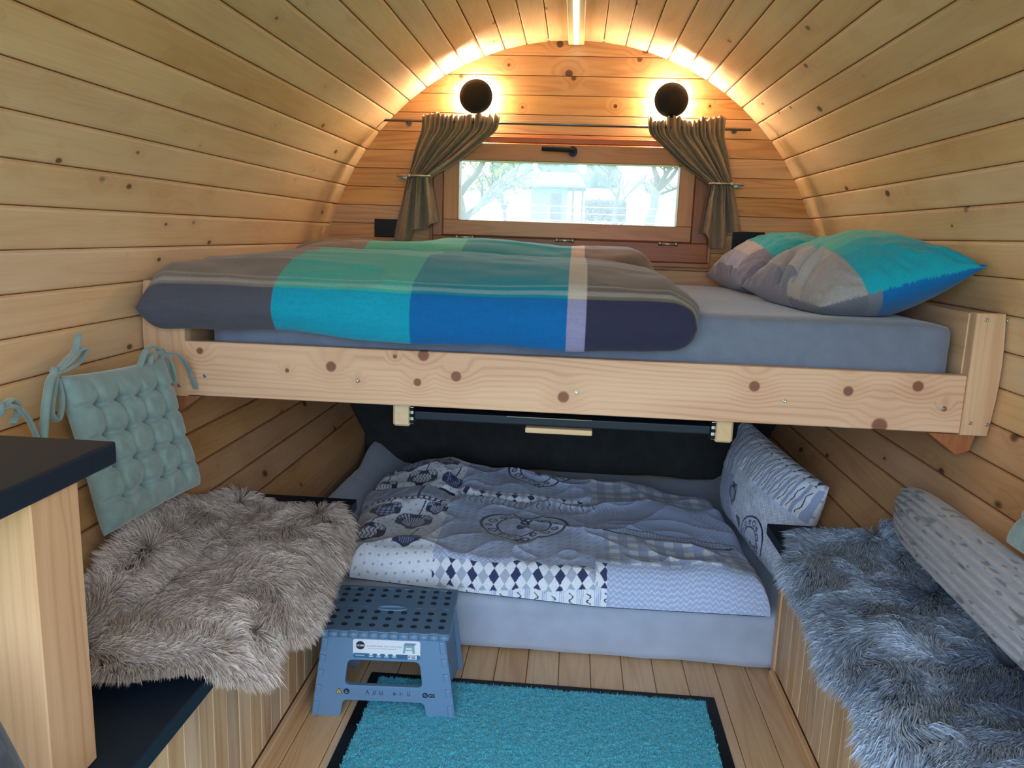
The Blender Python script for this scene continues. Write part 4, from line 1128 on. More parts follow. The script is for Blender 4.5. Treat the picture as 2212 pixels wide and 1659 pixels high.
    ct = tips[0][None] * (1 - mixv)[:, None] + tips[1][None] * mixv[:, None]; cr = root[0][None] * (1 - mixv)[:, None] + root[1][None] * mixv[:, None]
    col = np.stack([cr, cr, cr * 0.6 + ct * 0.4, cr * 0.6 + ct * 0.4, ct, ct, ct], 1).reshape(-1, 3)
    fo = obj('fur', mk_mesh('fur', V - off, tri, True, col=np.clip(col, 0, 1)), FUR, t); fo['kind'] = 'stuff'
    return t

FM = NT('sheep_fur'); FM.base(FM.attr('print').outputs['Color']); FM.set(Roughness=0.6, Specular_IOR_Level=0.25, Sheen_Weight=0.2); FUR = FM.mat
HIDE_A = plain('beige_hide', srgb(120, 104, 90), 0.9); HIDE_B = plain('grey_hide', srgb(58, 66, 80), 0.9)
def surf_l(x, y):
    x = np.asarray(x, float); y = np.asarray(y, float)
    d = np.maximum(x + 0.617, 0); z = 0.456 - 1.1 * d ** 1.3 - 0.25 * d + (0.25 + 0.75 * np.exp(-((y - 1.6) / 0.22) ** 2)) * np.maximum(-0.835 - x, 0) + 0.008 * vnoise(x * 9, y * 9, 0, 2) * sstep(0.03, -0.03, x + 0.617)
    return np.stack([np.where(x > -0.617, -0.617 + d * 0.75, x), y, z], -1)
sheepskin('sheepskin', [(-0.905, 1.22), (-0.76, 1.160), (-0.66, 1.185), (-0.585, 1.235), (-0.545, 1.30), (-0.560, 1.40), (-0.520, 1.49), (-0.535, 1.62), (-0.560, 1.78), (-0.570, 1.93), (-0.65, 2.005), (-0.74, 1.945), (-0.80, 1.98), (-0.845, 2.02), (-0.90, 2.04), (-0.930, 1.95), (-0.930, 1.55)],
          surf_l, lambda x, y: np.stack([0.8 + 0 * x, -0.6 + 0 * y], 1), 100000, 0.060, (C(112, 96, 84), C(140, 122, 108), HIDE_A), (C(172, 152, 142), C(218, 200, 192)), 31,
          'beige sheepskin with long shaggy pile on the bench by the step stool', clumps=5200)
def surf_r(x, y):
    x = np.asarray(x, float); y = np.asarray(y, float)
    d = np.maximum(0.588 - x, 0); z = 0.457 - 1.1 * d ** 1.3 - 0.25 * d + 0.7 * np.maximum(x - 0.82, 0) + 0.009 * vnoise(x * 8, y * 8, 0, 3) * sstep(0.03, -0.03, 0.588 - x)
    return np.stack([np.where(x < 0.588, 0.588 - d * 0.75, x), y, z], -1)
sheepskin('sheepskin', [(0.545, 1.74), (0.590, 1.90), (0.640, 2.015), (0.76, 2.03), (0.845, 2.05), (0.862, 1.90), (0.862, 1.5), (0.862, 1.0), (0.84, 0.86), (0.62, 0.86), (0.545, 0.98), (0.525, 1.15), (0.540, 1.32), (0.530, 1.45), (0.545, 1.60)],
          surf_r, lambda x, y: np.stack([-0.75 + 0.7 * vnoise(x * 4, y * 4, 0, 8), -0.65 + 0.6 * vnoise(x * 4, y * 4, 0, 9)], 1), 105000, 0.058, (C(42, 50, 68), C(72, 84, 106), HIDE_B), (C(62, 72, 96), C(172, 186, 208)), 57,
          'blue grey sheepskin with long soft pile on the bench by the corduroy cushion', clumps=4800,
          patch=lambda x, y: 0.5 * np.exp(-((x - 0.68) / 0.06) ** 2 - ((y - 1.42) / 0.035) ** 2) + 0.35 * np.exp(-((x - 0.53) / 0.035) ** 2) - 0.3 * np.exp(-((x - 0.73) / 0.10) ** 2 - ((y - 1.36) / 0.16) ** 2) - 0.25 * np.exp(-((y - 1.72) / 0.05) ** 2) + 0.2 * np.exp(-((y - 1.95) / 0.1) ** 2))

# ------------------------------------------------------------------ tufted chair cushions
def tufted(P, t, label, ties, seed=0, scale=1.0):
    P = [np.array(p, float) for p in P]
    root = empty('chair_cushion', tuple((P[0] + P[3]) / 2)); tag(root, label, 'cushion', 'sage tufted chair cushions'); off = np.array(root.location)
    n = 150; u = np.linspace(-1, 1, n); U, V = np.meshgrid(u, u, indexing='ij')
    pin = 0.035
    a = (U * (1 - pin * (1 - V ** 2)) + 1) / 2; b = (V * (1 - pin * (1 - U ** 2)) + 1) / 2
    mid = ((1 - a) * (1 - b))[..., None] * P[0] + (a * (1 - b))[..., None] * P[1] + (a * b)[..., None] * P[2] + ((1 - a) * b)[..., None] * P[3]
    nn = np.cross(P[1] - P[0], P[3] - P[0]); nn /= np.linalg.norm(nn)
    prof = np.clip(1 - U ** 8, 0, 1) ** 0.5 * np.clip(1 - V ** 8, 0, 1) ** 0.5
    k = np.array([-0.6, -0.2, 0.2, 0.6])
    puff = np.ones_like(U)
    for bu in k:
        for bv in k:
            puff -= 0.55 * np.exp(-((U - bu) ** 2 + (V - bv) ** 2) / 0.006)
    for bu in k:
        puff -= 0.22 * np.exp(-((U - bu - 0.012 * np.sin(V * 9 + bu * 7)) / 0.035) ** 2) * sstep(-0.95, -0.6, -np.abs(V) + 0.0)
        puff -= 0.30 * np.exp(-((V - bu - 0.012 * np.sin(U * 9 + bu * 5)) / 0.035) ** 2)
    puff = np.maximum(puff, 0.10)
    wv = 0.003 * fbm(U * 4, V * 4, 0, seed)
    top = mid + nn * (t * prof * puff + wv * prof)[..., None]; bot = mid - nn * (t * 0.7 * prof)[..., None]
    Vv = np.concatenate([top.reshape(-1, 3), bot.reshape(-1, 3)]) - off
    F = np.concatenate([grid_faces(n, n), grid_faces(n, n, base=n * n)[:, ::-1]])
    me = mk_mesh('pad', Vv, F, True); bm = bmesh.new(); bm.from_mesh(me); bmesh.ops.remove_doubles(bm, verts=bm.verts, dist=0.0003); bmesh.ops.recalc_face_normals(bm, faces=bm.faces); bm.to_mesh(me); bm.free()
    obj('pad', me, SUEDE, root)
    for (c, strands) in ties:
        c = np.array(c, float) - off
        tie = None
        bm = bmesh.new(); bmesh.ops.create_uvsphere(bm, u_segments=10, v_segments=8, radius=0.011 * scale); bmesh.ops.scale(bm, vec=(0.8, 0.8, 1.3), verts=bm.verts); me = bpy.data.meshes.new('tie'); bm.to_mesh(me); bm.free()
        tie = obj('tie', me, SUEDE, root, loc=tuple(c))
        for s in strands:
            pts = catmull(np.array([(0, 0, 0)] + list(s), float) * scale, 22)
            g = tube_geo(pts, 0.0085 * scale, 8, flat=0.42)
            obj('strap', mk_mesh('strap', g[0], g[1], True), SUEDE, tie)
    return root
# corners: bottom near, bottom far, top far, top near
bow_n = [[(0.01, -0.03, -0.012), (0.015, -0.055, -0.06), (0.02, -0.075, -0.115)], [(0.01, -0.02, -0.02), (0.012, -0.038, -0.07), (0.012, -0.015, -0.088), (0.012, 0.0, -0.05), (0.005, 0.0, -0.01)],
         [(0.004, 0.04, 0.016), (0.0, 0.085, 0.034), (0.0, 0.105, 0.030), (0.006, 0.06, 0.008), (0.004, 0.0, 0.0)], [(0.0, 0.04, 0.02), (-0.004, 0.075, 0.035), (-0.004, 0.09, 0.066)]]
bow_f = [[(0.012, 0.04, -0.005), (0.02, 0.075, -0.04), (0.024, 0.105, -0.10)], [(0.0, -0.03, 0.022), (0.0, -0.07, 0.020), (0.0, -0.10, -0.012), (0.0, -0.108, -0.030)],
         [(0.002, -0.025, 0.008), (0.004, -0.06, 0.004), (0.004, -0.065, -0.022), (0.004, -0.03, -0.018), (0.0, 0, 0)], [(0.008, 0.02, -0.02), (0.012, 0.028, -0.065), (0.01, 0.012, -0.07), (0.004, 0.004, -0.02)]]
tufted([(-0.935, 1.468, 0.585), (-0.872, 1.760, 0.607), (-0.952, 1.760, 0.910), (-1.000, 1.450, 0.918)], 0.034,
       'sage green tufted chair cushion with bows leaning on the wall above the beige sheepskin',
       [((-1.000, 1.445, 0.925), bow_n), ((-0.952, 1.766, 0.918), bow_f)], 3)
tufted([(-0.930, 1.100, 0.54), (-0.930, 1.275, 0.54), (-1.000, 1.275, 0.80), (-1.000, 1.100, 0.80)], 0.028,
       'second sage tufted cushion, only its strap showing at the picture edge behind the dark table',
       [((-1.005, 1.300, 0.885), [[(0.01, 0.025, 0.0), (0.015, 0.05, -0.03), (0.02, 0.068, -0.085)], [(0.0, 0.03, 0.012), (0.0, 0.045, -0.01), (0.004, 0.02, -0.03)]]), ((-1.000, 1.10, 0.81), [[(0.01, -0.02, 0.0), (0.015, -0.03, -0.05)]])], 5)
tufted([(0.870, 1.545, 0.660), (0.880, 1.22, 0.640), (0.962, 1.17, 0.930), (0.958, 1.49, 0.930)], 0.030,
       'sage tufted cushion just showing at the picture edge behind the corduroy cushion',
       [((0.955, 1.50, 0.935), [[(-0.01, 0.02, 0.0), (-0.015, 0.03, -0.05)]]), ((0.958, 1.17, 0.935), [[(-0.01, -0.02, 0.0), (-0.015, -0.03, -0.05)]])], 6)

# ------------------------------------------------------------------ corduroy cushion, woven cushion
def cord_col(U, V, side):
    c = np.zeros(U.shape + (3,)); c[:] = C(176, 174, 184)
    n = vnoise(U * 9, V * 22, 0, 77); c[n > 0.55] = C(128, 126, 134)
    return c * (0.94 + 0.06 * vnoise(U * 20, V * 30, 0, 5))[..., None]
def cpost(P):
    P = P.copy(); P[..., 2] = np.maximum(P[..., 2], 0.475)
    lim = XC + np.sqrt(np.maximum((RB - 0.010) ** 2 - (P[..., 2] - ZC) ** 2, 0.01)); P[..., 0] = np.minimum(P[..., 0], lim); return P
pillow('corduroy_cushion', [(0.824, 1.95, 0.515), (0.800, 1.02, 0.510), (0.876, 1.00, 0.648), (0.890, 2.045, 0.640)], 0.066, lambda U, V, s: cord_col(V, U, s), printed('corduroy_cloth'),
       'long pale grey corduroy cushion lying against the wall on the bench', nu=260, nv=200, seed=12, post=cpost, pinch=0.02, power=0.42, wr=0.006, cat='cushion', ribs=(13.0, 0.010), taper=0.6)
def woven(U, V, side):
    k = ((np.floor(U * 60) + np.floor(V * 60)) % 2)[..., None]
    return C(74, 78, 92) * (1 - k) + C(58, 62, 76) * k
pillow('woven_cushion', [(-0.590, 0.585, 0.455), (-0.585, 0.800, 0.455), (-0.685, 0.800, 0.70), (-0.700, 0.585, 0.70)], 0.05, woven, printed('dark_woven_cloth'),
       'dark grey woven cushion at the picture corner beside the table post', nu=80, nv=80, seed=14, pinch=0.04, power=0.5, wr=0.0, cat='cushion')

# ------------------------------------------------------------------ dark side table with wooden post
t = empty('side_table', (-0.75, 0.94, 0.4405)); tag(t, 'dark topped side table on a wooden post in front of the sage cushion', 'table')
def sp(o): o.parent = t; o.location = Vector(o.location) - Vector(t.location); return o
sp(plain_box('table_top', (-1.045, 0.25, 0.868), (-0.662, 1.084, 0.902), DARK_LAM, None, 0.004))
sp(wood_box('post', (-0.80, 0.900, 0.4405), (-0.668, 0.998, 0.8675), 'z', W_POST, None, 0.002))

# ------------------------------------------------------------------ turquoise floor mat
t = empty('floor_mat', (-0.04, 1.5, 0.0005)); tag(t, 'turquoise floor mat with black rubber border', 'mat')
x0, x1, y0, y1 = -0.513, 0.432, 0.75, 2.0
V, F = plate_mesh('border', [rrect(x0, y0, x1, y1, 0.004), rrect(x0 + 0.029, y0 + 0.029, x1 - 0.029, y1 - 0.027, 0.004)], 0.003, 0.0008, 1)
o = obj('border', mk_mesh('border', V, F), BLACK_PL, t); o.location = Vector((0, 0, 0.0022)) - Vector(t.location)
TURQ = NT('turquoise_pile'); tc = TURQ.n('ShaderNodeTexCoord').outputs['Object']
TURQ.base(TURQ.mix(TURQ.mr(TURQ.noise(tc, 260.0, 3.0), 0.3, 0.7), srgb(18, 154, 186), srgb(96, 222, 246))); TURQ.set(Roughness=1.0, Specular_IOR_Level=0.1, Sheen_Weight=0.4)
TURQ.bump(TURQ.noise(tc, 240.0, 3.0), 1.0, 0.006); TURQ = TURQ.mat
nx, ny = 190, 250
X, Y = np.meshgrid(np.linspace(x0 + 0.0275, x1 - 0.0275, nx), np.linspace(y0 + 0.0275, y1 - 0.0255, ny), indexing='ij')
ed = np.minimum(np.minimum(X - X.min(), X.max() - X), np.minimum(Y - Y.min(), Y.max() - Y))
Z = 0.0012 + 0.0078 * sstep(-0.001, 0.004, ed) + (0.0016 * RNG.normal(0, 1, X.shape)).clip(-.003, .004) * (ed > 0.001)
o = obj('pile_backing', mk_mesh('pile_backing', np.stack([X, Y, Z], -1).reshape(-1, 3), grid_faces(nx, ny), True), TURQ, t); o.location = -Vector(t.location)
n = 60000
c = np.stack([RNG.uniform(x0 + 0.029, x1 - 0.029, n), RNG.uniform(1.2, y1 - 0.027, n), np.full(n, 0.006)], 1)
a = RNG.normal(0, 0.0012, (n, 3)); a[:, 2] = 0; h = np.concatenate([RNG.normal(0, 0.0022, (n, 2)), RNG.uniform(0.004, 0.0085, (n, 1))], 1)
V = np.stack([c - a, c + a, c + h], 1).reshape(-1, 3)
o = obj('pile', mk_mesh('pile', V, np.arange(3 * n).reshape(-1, 3)), TURQ, t); o.location = -Vector(t.location); o['kind'] = 'stuff'

# ------------------------------------------------------------------ folding step stool
SB = plain('blue_grey_plastic', srgb(104, 136, 170), 0.42, spec=0.4, bump=0.08, bscale=1200.0, bdist=0.0005)
SBD = plain('blue_plastic_shadow_gap', srgb(50, 68, 92), 0.5)
DOT = plain('dark_rubber_dot', srgb(40, 52, 68), 0.7)
PAPER = plain('label_paper', srgb(226, 228, 236), 0.5); LBLUE = plain('label_blue', srgb(50, 104, 144), 0.5); INK = plain('print_ink', srgb(24, 30, 52), 0.6); INKL = plain('pale_ink', srgb(120, 136, 160), 0.6); YEL = plain('warning_yellow', srgb(206, 176, 70), 0.5); LMINT = plain('label_picture_mint', srgb(130, 170, 176), 0.5)
st = empty('step_stool', (-0.440, 1.928, 0.0), (0, 0, math.radians(3.4))); tag(st, 'blue grey folding plastic step stool standing half on the turquoise mat', 'stool')
# top: two hinged halves
TW, TD, TZ = 0.1635, 0.128, 0.236
for nm, ya, yb in (('top_half', -TD, 0.0125), ('top_half', 0.0135, TD)):
    lp = [rrect(-TW, ya, TW, yb, 0.006)]
    if ya < 0: lp.append([(0.036 * math.cos(a), 0.0185 - 0.006 + 0.0 + 0.010 * math.sin(a) - 0.013) for a in np.linspace(0, 2 * math.pi, 24, endpoint=False)])
    V, F = plate_mesh('top_half', lp, 0.016, 0.002, 2); me = mk_mesh('top_half', V, F); obj('top_half', me, SB, st, loc=(0, 0, TZ - 0.008))
V, F = tube_geo([(0.038 * math.cos(a), -0.0005 + 0.0115 * math.sin(a), 0) for a in np.linspace(0, 2 * math.pi, 33)], 0.0028, 8, cap=False)
obj('grip_rim', mk_mesh('grip_rim', V, F, True), SB, st, loc=(0, 0, TZ))
V, F = lathe_geo([(0.0083, 0.0), (0.0083, 0.0010), (0.0072, 0.0014), (0.0, 0.0014)], 16); _d = mk_mesh('grip_dot', V, F); _d.materials.append(DOT)
for ry, cols in ((0.104, range(9)), (0.070, range(9)), (0.036, (0, 1, 2, 6, 7, 8)), (-0.024, range(9)), (-0.060, range(9)), (-0.096, range(9))):
    for cidx in cols:
        if ry == -0.024 and cidx == 4 and False: continue
        obj('grip_dot', _d, None, st, loc=((cidx - 4) * 0.0352, ry, TZ - 0.0002))
# hinge gap teeth between the halves
for k in (-4, -3, -2, 2, 3, 4):
    plain_box('hinge_tooth', (k * 0.036 - 0.008, 0.004, TZ - 0.012), (k * 0.036 + 0.008, 0.022, TZ + 0.0006), SB, st, 0.001)
# knuckles along front and back top edge
for sy in (-1, 1):
    for k in range(13):
        w = 2 * TW / 13; xc = -TW + (k + 0.5) * w
        V, F = tube_geo([(-w / 2 + 0.0008, 0, 0), (w / 2 - 0.0008, 0, 0)], 0.0088 if k % 2 else 0.0080, 14)
        obj('hinge_knuckle', mk_mesh('hinge_knuckle', V, F, True), SB, st, loc=(xc, sy * TD, TZ - 0.0095))
        if k % 2: plain_box('hinge_flap', (xc - w / 2 + 0.002, sy * TD - (0 if sy < 0 else 0.014), TZ - 0.004), (xc + w / 2 - 0.002, sy * TD + (0.014 if sy < 0 else 0), TZ + 0.001), SB, st, 0.001)
# panels
ZP = 0.222
def leg_outline():
    return round_poly([(-0.1825, 0), (-0.112, 0), (-0.105, 0.046), (0.105, 0.046), (0.112, 0), (0.1825, 0), (0.152, ZP), (-0.152, ZP)], [0.004, 0.006, 0.014, 0.014, 0.006, 0.004, 0.004, 0.004])
hole = round_poly([(-0.101, 0.084), (0.101, 0.084), (0.092, 0.157), (-0.092, 0.157)], 0.016)
def panel(sy):
    V, F = plate_mesh('front_panel', [leg_outline(), hole], 0.014, 0.002, 2)
    nm = 'front_panel' if sy < 0 else 'back_panel'
    V = V @ np.array([[1, 0, 0], [0, 0, 1], [0, -1, 0]]) if False else np.stack([V[:, 0], -V[:, 2], V[:, 1]], 1)
    o = obj(nm, mk_mesh(nm, V, F), SB, st, loc=(0, sy * (TD - 0.006) , 0.0008)); 
    o.rotation_euler = (math.radians(0.8) * -sy * -1, 0, 0)
    return o
fp = panel(-1); bp_ = panel(1)
for sx in (-1, 1):
    for k, z in enumerate((0.196, 0.156, 0.116, 0.074, 0.022)):
        x = sx * (0.1825 - (0.1825 - 0.152) * z / ZP - 0.0075); hh = 0.017 if k in (0, 4) else 0.0105
        o = plain_box('side_clip', (x - 0.0072, -0.0105, z - hh), (x + 0.0072, 0.004, z + hh), SB, fp, 0.003, rot=(0, sx * math.radians(-7.8), 0))
        o = plain_box('clip_gap_shade', (x - sx * 0.0062 - 0.0012, -0.0078, z - hh), (x - sx * 0.0062 + 0.0002, 0.0, z + hh), SBD, fp, 0.0, rot=(0, sx * math.radians(-7.8), 0))  # solid darker strip standing in for the shade beside each clip
# folding sides with their waist cut-outs
for sx in (-1, 1):
    for sy in (-1, 1):
        lp = [round_poly([(sy * 0.118, 0.0), (sy * 0.052, 0.0), (sy * 0.048, 0.06), (sy * 0.022, 0.10), (sy * 0.030, 0.16), (sy * 0.010, 0.215), (sy * 0.118, 0.215)], 0.010)]
        V, F = plate_mesh('side_panel', lp, 0.010, 0.0015, 1)
        V = np.stack([V[:, 2], V[:, 0], V[:, 1]], 1); V[:, 0] += sx * (0.172 - 0.022 * V[:, 2] / 0.215) - sx * 0.006 - sx * 0.018 * (1 - np.abs(V[:, 1]) / 0.118)
        obj('side_panel', mk_mesh('side_panel', V, F), SB, st, loc=(0, 0, 0.001))
    for zz in (0.05, 0.075):
        V, F = tube_geo([(0, 0, -0.009), (0, 0, 0.009)], 0.007, 12); obj('side_hinge', mk_mesh('side_hinge', V, F, True), SB, st, loc=(sx * 0.142, 0.05, zz))
# label and print on the front panel (local x right, z up, facing -y)
FY = -0.0072
def flat(name, loops, mat, dy, th=0.0004):
    V, F = plate_mesh(name, loops, th); V = np.stack([V[:, 0], -V[:, 2], V[:, 1]], 1); return obj(name, mk_mesh(name, V, F), mat, fp, loc=(0, FY - dy, 0))
def words(body, x, z, size, mat, dy, align='LEFT', bold=0.0, spacing=1.0):
    V, F = text_geo(body, size, 0.0001, align, bold, spacing); V = np.stack([V[:, 0], -V[:, 2], V[:, 1]], 1)
    return obj('lettering', mk_mesh('lettering', V, F), mat, fp, loc=(x, FY - dy, z))
lx0, lx1, lz0, lz1 = -0.077, 0.092, 0.1625, 0.2125
flat('label', [rrect(lx0, lz0, lx1, lz1, 0.006)], PAPER, 0.0002)
flat('label_strip', [rrect(lx0, lz0, lx1, lz0 + 0.0125, 0.005)], LBLUE, 0.0005)
circ = lambda cx, cz, r, n=24: [(cx + r * math.cos(a), cz + r * math.sin(a)) for a in np.linspace(0, 2 * math.pi, n, endpoint=False)]
flat('label_disc', [circ(lx0 + 0.0185, lz1 - 0.0165, 0.0112)], INK, 0.0006)
words('HOME', lx0 + 0.0185, lz1 - 0.0190, 0.0072, PAPER, 0.0010, 'CENTER', 0.0001)
words('KLAPPBARER TRITTHOCKER', lx0 + 0.0355, lz1 - 0.0195, 0.0058, INKL, 0.0006, 'LEFT', 0.0, 1.22)
flat('label_line', [[(lx0 + 0.037, lz1 - 0.0243), (lx0 + 0.110, lz1 - 0.0243), (lx0 + 0.110, lz1 - 0.0236), (lx0 + 0.037, lz1 - 0.0236)]], INKL, 0.0006)
for cx_ in (0.0455, 0.0645, 0.0845, 0.104):
    flat('label_icon', [circ(lx0 + cx_, lz0 + 0.0125, 0.0046, 16)], PAPER, 0.0009)
    for r_, wd in ((0.0062, 0.013), (0.0040, 0.010)):
        flat('small_print', [[(lx0 + cx_ - wd / 2, lz0 + r_ - 0.0005), (lx0 + cx_ + wd / 2, lz0 + r_ - 0.0005), (lx0 + cx_ + wd / 2, lz0 + r_ + 0.0005), (lx0 + cx_ - wd / 2, lz0 + r_ + 0.0005)]], PAPER, 0.0009)
flat('small_print', [[(lx0 + 0.006, lz0 + 0.0062), (lx0 + 0.029, lz0 + 0.0062), (lx0 + 0.029, lz0 + 0.0074), (lx0 + 0.006, lz0 + 0.0074)]], PAPER, 0.0009)
flat('label_badge', [rrect(lx1 - 0.031, lz0 + 0.0012, lx1 - 0.0085, lz0 + 0.0118, 0.001)], PAPER, 0.0009)
flat('label_badge', [circ(lx1 - 0.0272, lz0 + 0.0065, 0.0030, 16), circ(lx1 - 0.0272, lz0 + 0.0065, 0.0016, 16)], INK, 0.0013)
words('GS', lx1 - 0.0222, lz0 + 0.0035, 0.0088, INK, 0.0013, 'LEFT', 0.0003)
# little stool picture
px0, pz0 = lx1 - 0.044, lz0 + 0.0165
flat('label_picture', [[(px0, pz0), (px0 + 0.006, pz0), (px0 + 0.007, pz0 + 0.007), (px0 + 0.024, pz0 + 0.007), (px0 + 0.025, pz0), (px0 + 0.031, pz0), (px0 + 0.029, pz0 + 0.021), (px0 + 0.003, pz0 + 0.021)], rrect(px0 + 0.008, pz0 + 0.010, px0 + 0.023, pz0 + 0.015, 0.001)], LMINT, 0.0006)
flat('label_picture', [[(px0 + 0.001, pz0 + 0.0212), (px0 + 0.030, pz0 + 0.0212), (px0 + 0.034, pz0 + 0.0275), (px0 + 0.006, pz0 + 0.0275)]], INKL, 0.0006)
# safety print on the cross bar
zb = 0.0625
tri = lambda cx, cz, r: [(cx + r * math.cos(a), cz + r * math.sin(a)) for a in (math.pi / 2, math.pi * 7 / 6, math.pi * 11 / 6)]
flat('warning_sign', [tri(-0.1130, zb + 0.005, 0.0100)], INK, 0.0002); flat('warning_sign', [tri(-0.1130, zb + 0.005, 0.0078)], YEL, 0.0005)
words('!', -0.1130, zb + 0.0012, 0.0085, INK, 0.0008, 'CENTER', 0.0002)
flat('notice_sign', [circ(-0.0935, zb + 0.0062, 0.0078)], INK, 0.0002); flat('notice_sign', [circ(-0.0945, zb + 0.0078, 0.0018, 12)], SB, 0.0005); flat('notice_sign', [[(-0.0985, zb + 0.003), (-0.0935, zb + 0.0015), (-0.0888, zb + 0.0035), (-0.0888, zb + 0.0065), (-0.0935, zb + 0.0045), (-0.0985, zb + 0.006)]], SB, 0.0005)
for k in range(10):
    cx_ = -0.0760 + k * 0.0175
    flat('pictogram', [rrect(cx_ - 0.0075, zb - 0.002, cx_ + 0.0075, zb + 0.0135, 0.001), rrect(cx_ - 0.0070, zb - 0.0015, cx_ + 0.0070, zb + 0.0130, 0.001)], INKL, 0.0002, 0.0003)
    shp = [[[(-.001, 0), (.001, 0), (.001, .010), (-.001, .010)]], [[(-.0008, .003), (.0008, .003), (.0008, .009), (-.0008, .009)]], [[(-.005, 0), (-.0035, 0), (0, .0085), (.0035, 0), (.005, 0), (.0008, .011), (-.0008, .011)]], [[(-.004, 0), (-.0025, 0), (.001, .011), (-.0005, .011)], [(0.0005, 0), (.002, 0), (.0055, .011), (.004, .011)]],
           [[(-.005, 0), (-.0036, 0), (-.0036, .011), (-.005, .011)], [(-.001, 0), (.0004, 0), (.0004, .007), (-.001, .007)], [(.003, 0), (.0044, 0), (.0044, .011), (.003, .011)]], [[(-.002, 0), (-.0008, 0), (-.0008, .009), (-.002, .009)], [(.001, 0), (.0022, 0), (.0022, .009), (.001, .009)]],
           [[(-.004, 0), (-.0028, 0), (-.0028, .008), (-.004, .008)], [(-.0015, 0), (-.0003, 0), (-.0003, .010), (-.0015, .010)], [(0, .003), (.005, .003), (.005, .0042), (0, .0042)]], [[(-.004, 0), (-.0028, 0), (-.0028, .010), (-.004, .010)], [(-.001, .004), (.003, .004), (.003, .0052), (-.001, .0052)]],
           [[(-.003, .002), (-.0018, .002), (-.0018, .011), (-.003, .011)], [(.0012, .002), (.0024, .002), (.0024, .011), (.0012, .011)], [(-.004, 0), (.004, 0), (.004, .0012), (-.004, .0012)]], [[(-.001, .004), (.001, .004), (.001, .006), (-.001, .006)]]][k]
    flat('pictogram', [[(cx_ + a, zb + b) for a, b in s_] for s_ in shp], INK if k in (2, 3, 4, 6, 7, 8) else INKL, 0.0003)
flat('mark_badge', [circ(0.1060, zb + 0.0035, 0.0072), circ(0.1060, zb + 0.0035, 0.0040)], INK, 0.0002); flat('mark_badge', [[(0.1030, zb - 0.001), (0.1048, zb - 0.002), (0.1090, zb + 0.008), (0.1072, zb + 0.009)]], INK, 0.0004)
words('GS', 0.1140, zb - 0.0020, 0.0140, INK, 0.0002, 'LEFT', 0.0005)
for x0_, x1_, rows in ((-0.083, -0.022, (1.0, 0.82, 1.0)), (-0.010, 0.034, (0.55, 0.85, 1.0)), (0.046, 0.115, (1.0, 0.65, 0.2))):
    for k, fr_ in enumerate(rows):
        z = zb - 0.0052 - k * 0.0030; cw = (x1_ - x0_) * fr_; xs = x0_ if x0_ < 0.04 else (x0_ + x1_) / 2 - cw / 2
        flat('small_print', [[(xs, z), (xs + cw, z), (xs + cw, z + 0.0011), (xs, z + 0.0011)]], INKL, 0.0002, 0.0003)
# ------------------------------------------------------------------ outdoors beyond the window
GRASS = plain('meadow_grass', srgb(120, 140, 80), 1.0, var=0.3, vscale=0.8)
BARK = plain('tree_bark', srgb(96, 84, 72), 0.95, var=0.2, vscale=6.0)
LEAF = plain('sparse_leaf', srgb(150, 150, 90), 0.9, var=0.2, vscale=2.0)
def ground_z(y): return float(np.interp(y, [-30, 5, 22, 40, 120], [-0.62, -0.62, 1.42, 1.95, 9.5]))
ys = np.concatenate([np.linspace(-30, 5, 8), np.linspace(6, 44, 24), np.linspace(50, 120, 10)]); xs = np.linspace(-60, 60, 41)
V = np.array([(x, y, ground_z(y) + (0.05 * float(vnoise(x * 0.6, y * 0.6)) if y > 6 else 0)) for y in ys for x in xs])
g = obj('ground', mk_mesh('ground', V, grid_faces(len(ys), len(xs)), True), GRASS); g['kind'] = 'structure'
tag(g, 'rising meadow outside the window', 'ground')
def px2x(px, Y): return (px - 1245.0) * Y / 1712.0 * 1.02
def tree(px, Y, h, r, seed, label, leaves=0, spread=0.6):
    rr = random.Random(seed); x = px2x(px, Y); z = ground_z(Y)
    t = empty('fruit_tree', (x, Y, z - 0.1)); tag(t, label, 'tree', 'trees outside the window')
    parts, tips = [], []
    def grow(p, d, L, rad, depth):
        n = 5; pts = [np.array(p)]; dd = np.array(d, float)
        for k in range(n - 1):
            dd = dd + np.array([rr.uniform(-.22, .22), rr.uniform(-.22, .22), rr.uniform(-.06, .14)]); dd /= np.linalg.norm(dd)
            pts.append(pts[-1] + dd * L / (n - 1))
        parts.append(tube_geo(pts, np.linspace(rad, rad * 0.6, n), 6 if depth < 2 else 4))
        if depth >= 4: tips.append(pts[-1]); return
        for _ in range(rr.choice((3, 3, 4)) if depth else 4):
            k = rr.randint(2, n - 1); a = rr.uniform(0, 6.28); q = np.array([math.cos(a) * spread, math.sin(a) * spread, 0]) * rr.uniform(0.8, 1.6)
            nd = dd * 0.7 + q + np.array([0, 0, 0.15]); nd /= np.linalg.norm(nd)
            grow(pts[k], nd, L * rr.uniform(0.55, 0.75), rad * 0.52, depth + 1)
    grow((0, 0, 0), (0.04, 0, 1), h * 0.42, r, 0)
    V, F = join_geo(parts)
    o = obj('trunk', mk_mesh('trunk', V, F), BARK, t)
    if leaves:
        L = []; R = np.random.default_rng(seed)
        for p in tips:
            for _ in range(leaves):
                c = p + R.normal(0, 0.16, 3); a, b = R.normal(0, 0.045, (2, 3)); L.append((c - a, c + b, c + a))
        L = np.array(L).reshape(-1, 3)
        o = obj('leaves', mk_mesh('leaves', L, np.arange(len(L)).reshape(-1, 3)), LEAF, t); o['kind'] = 'stuff'
tree(1012, 15, 4.6, 0.13, 3, 'bare old fruit tree at the curtain edge of the window view', 8)
tree(1392, 24, 4.0, 0.17, 5, 'gnarled bare tree with thick trunk seen through the window', 0, 0.8)
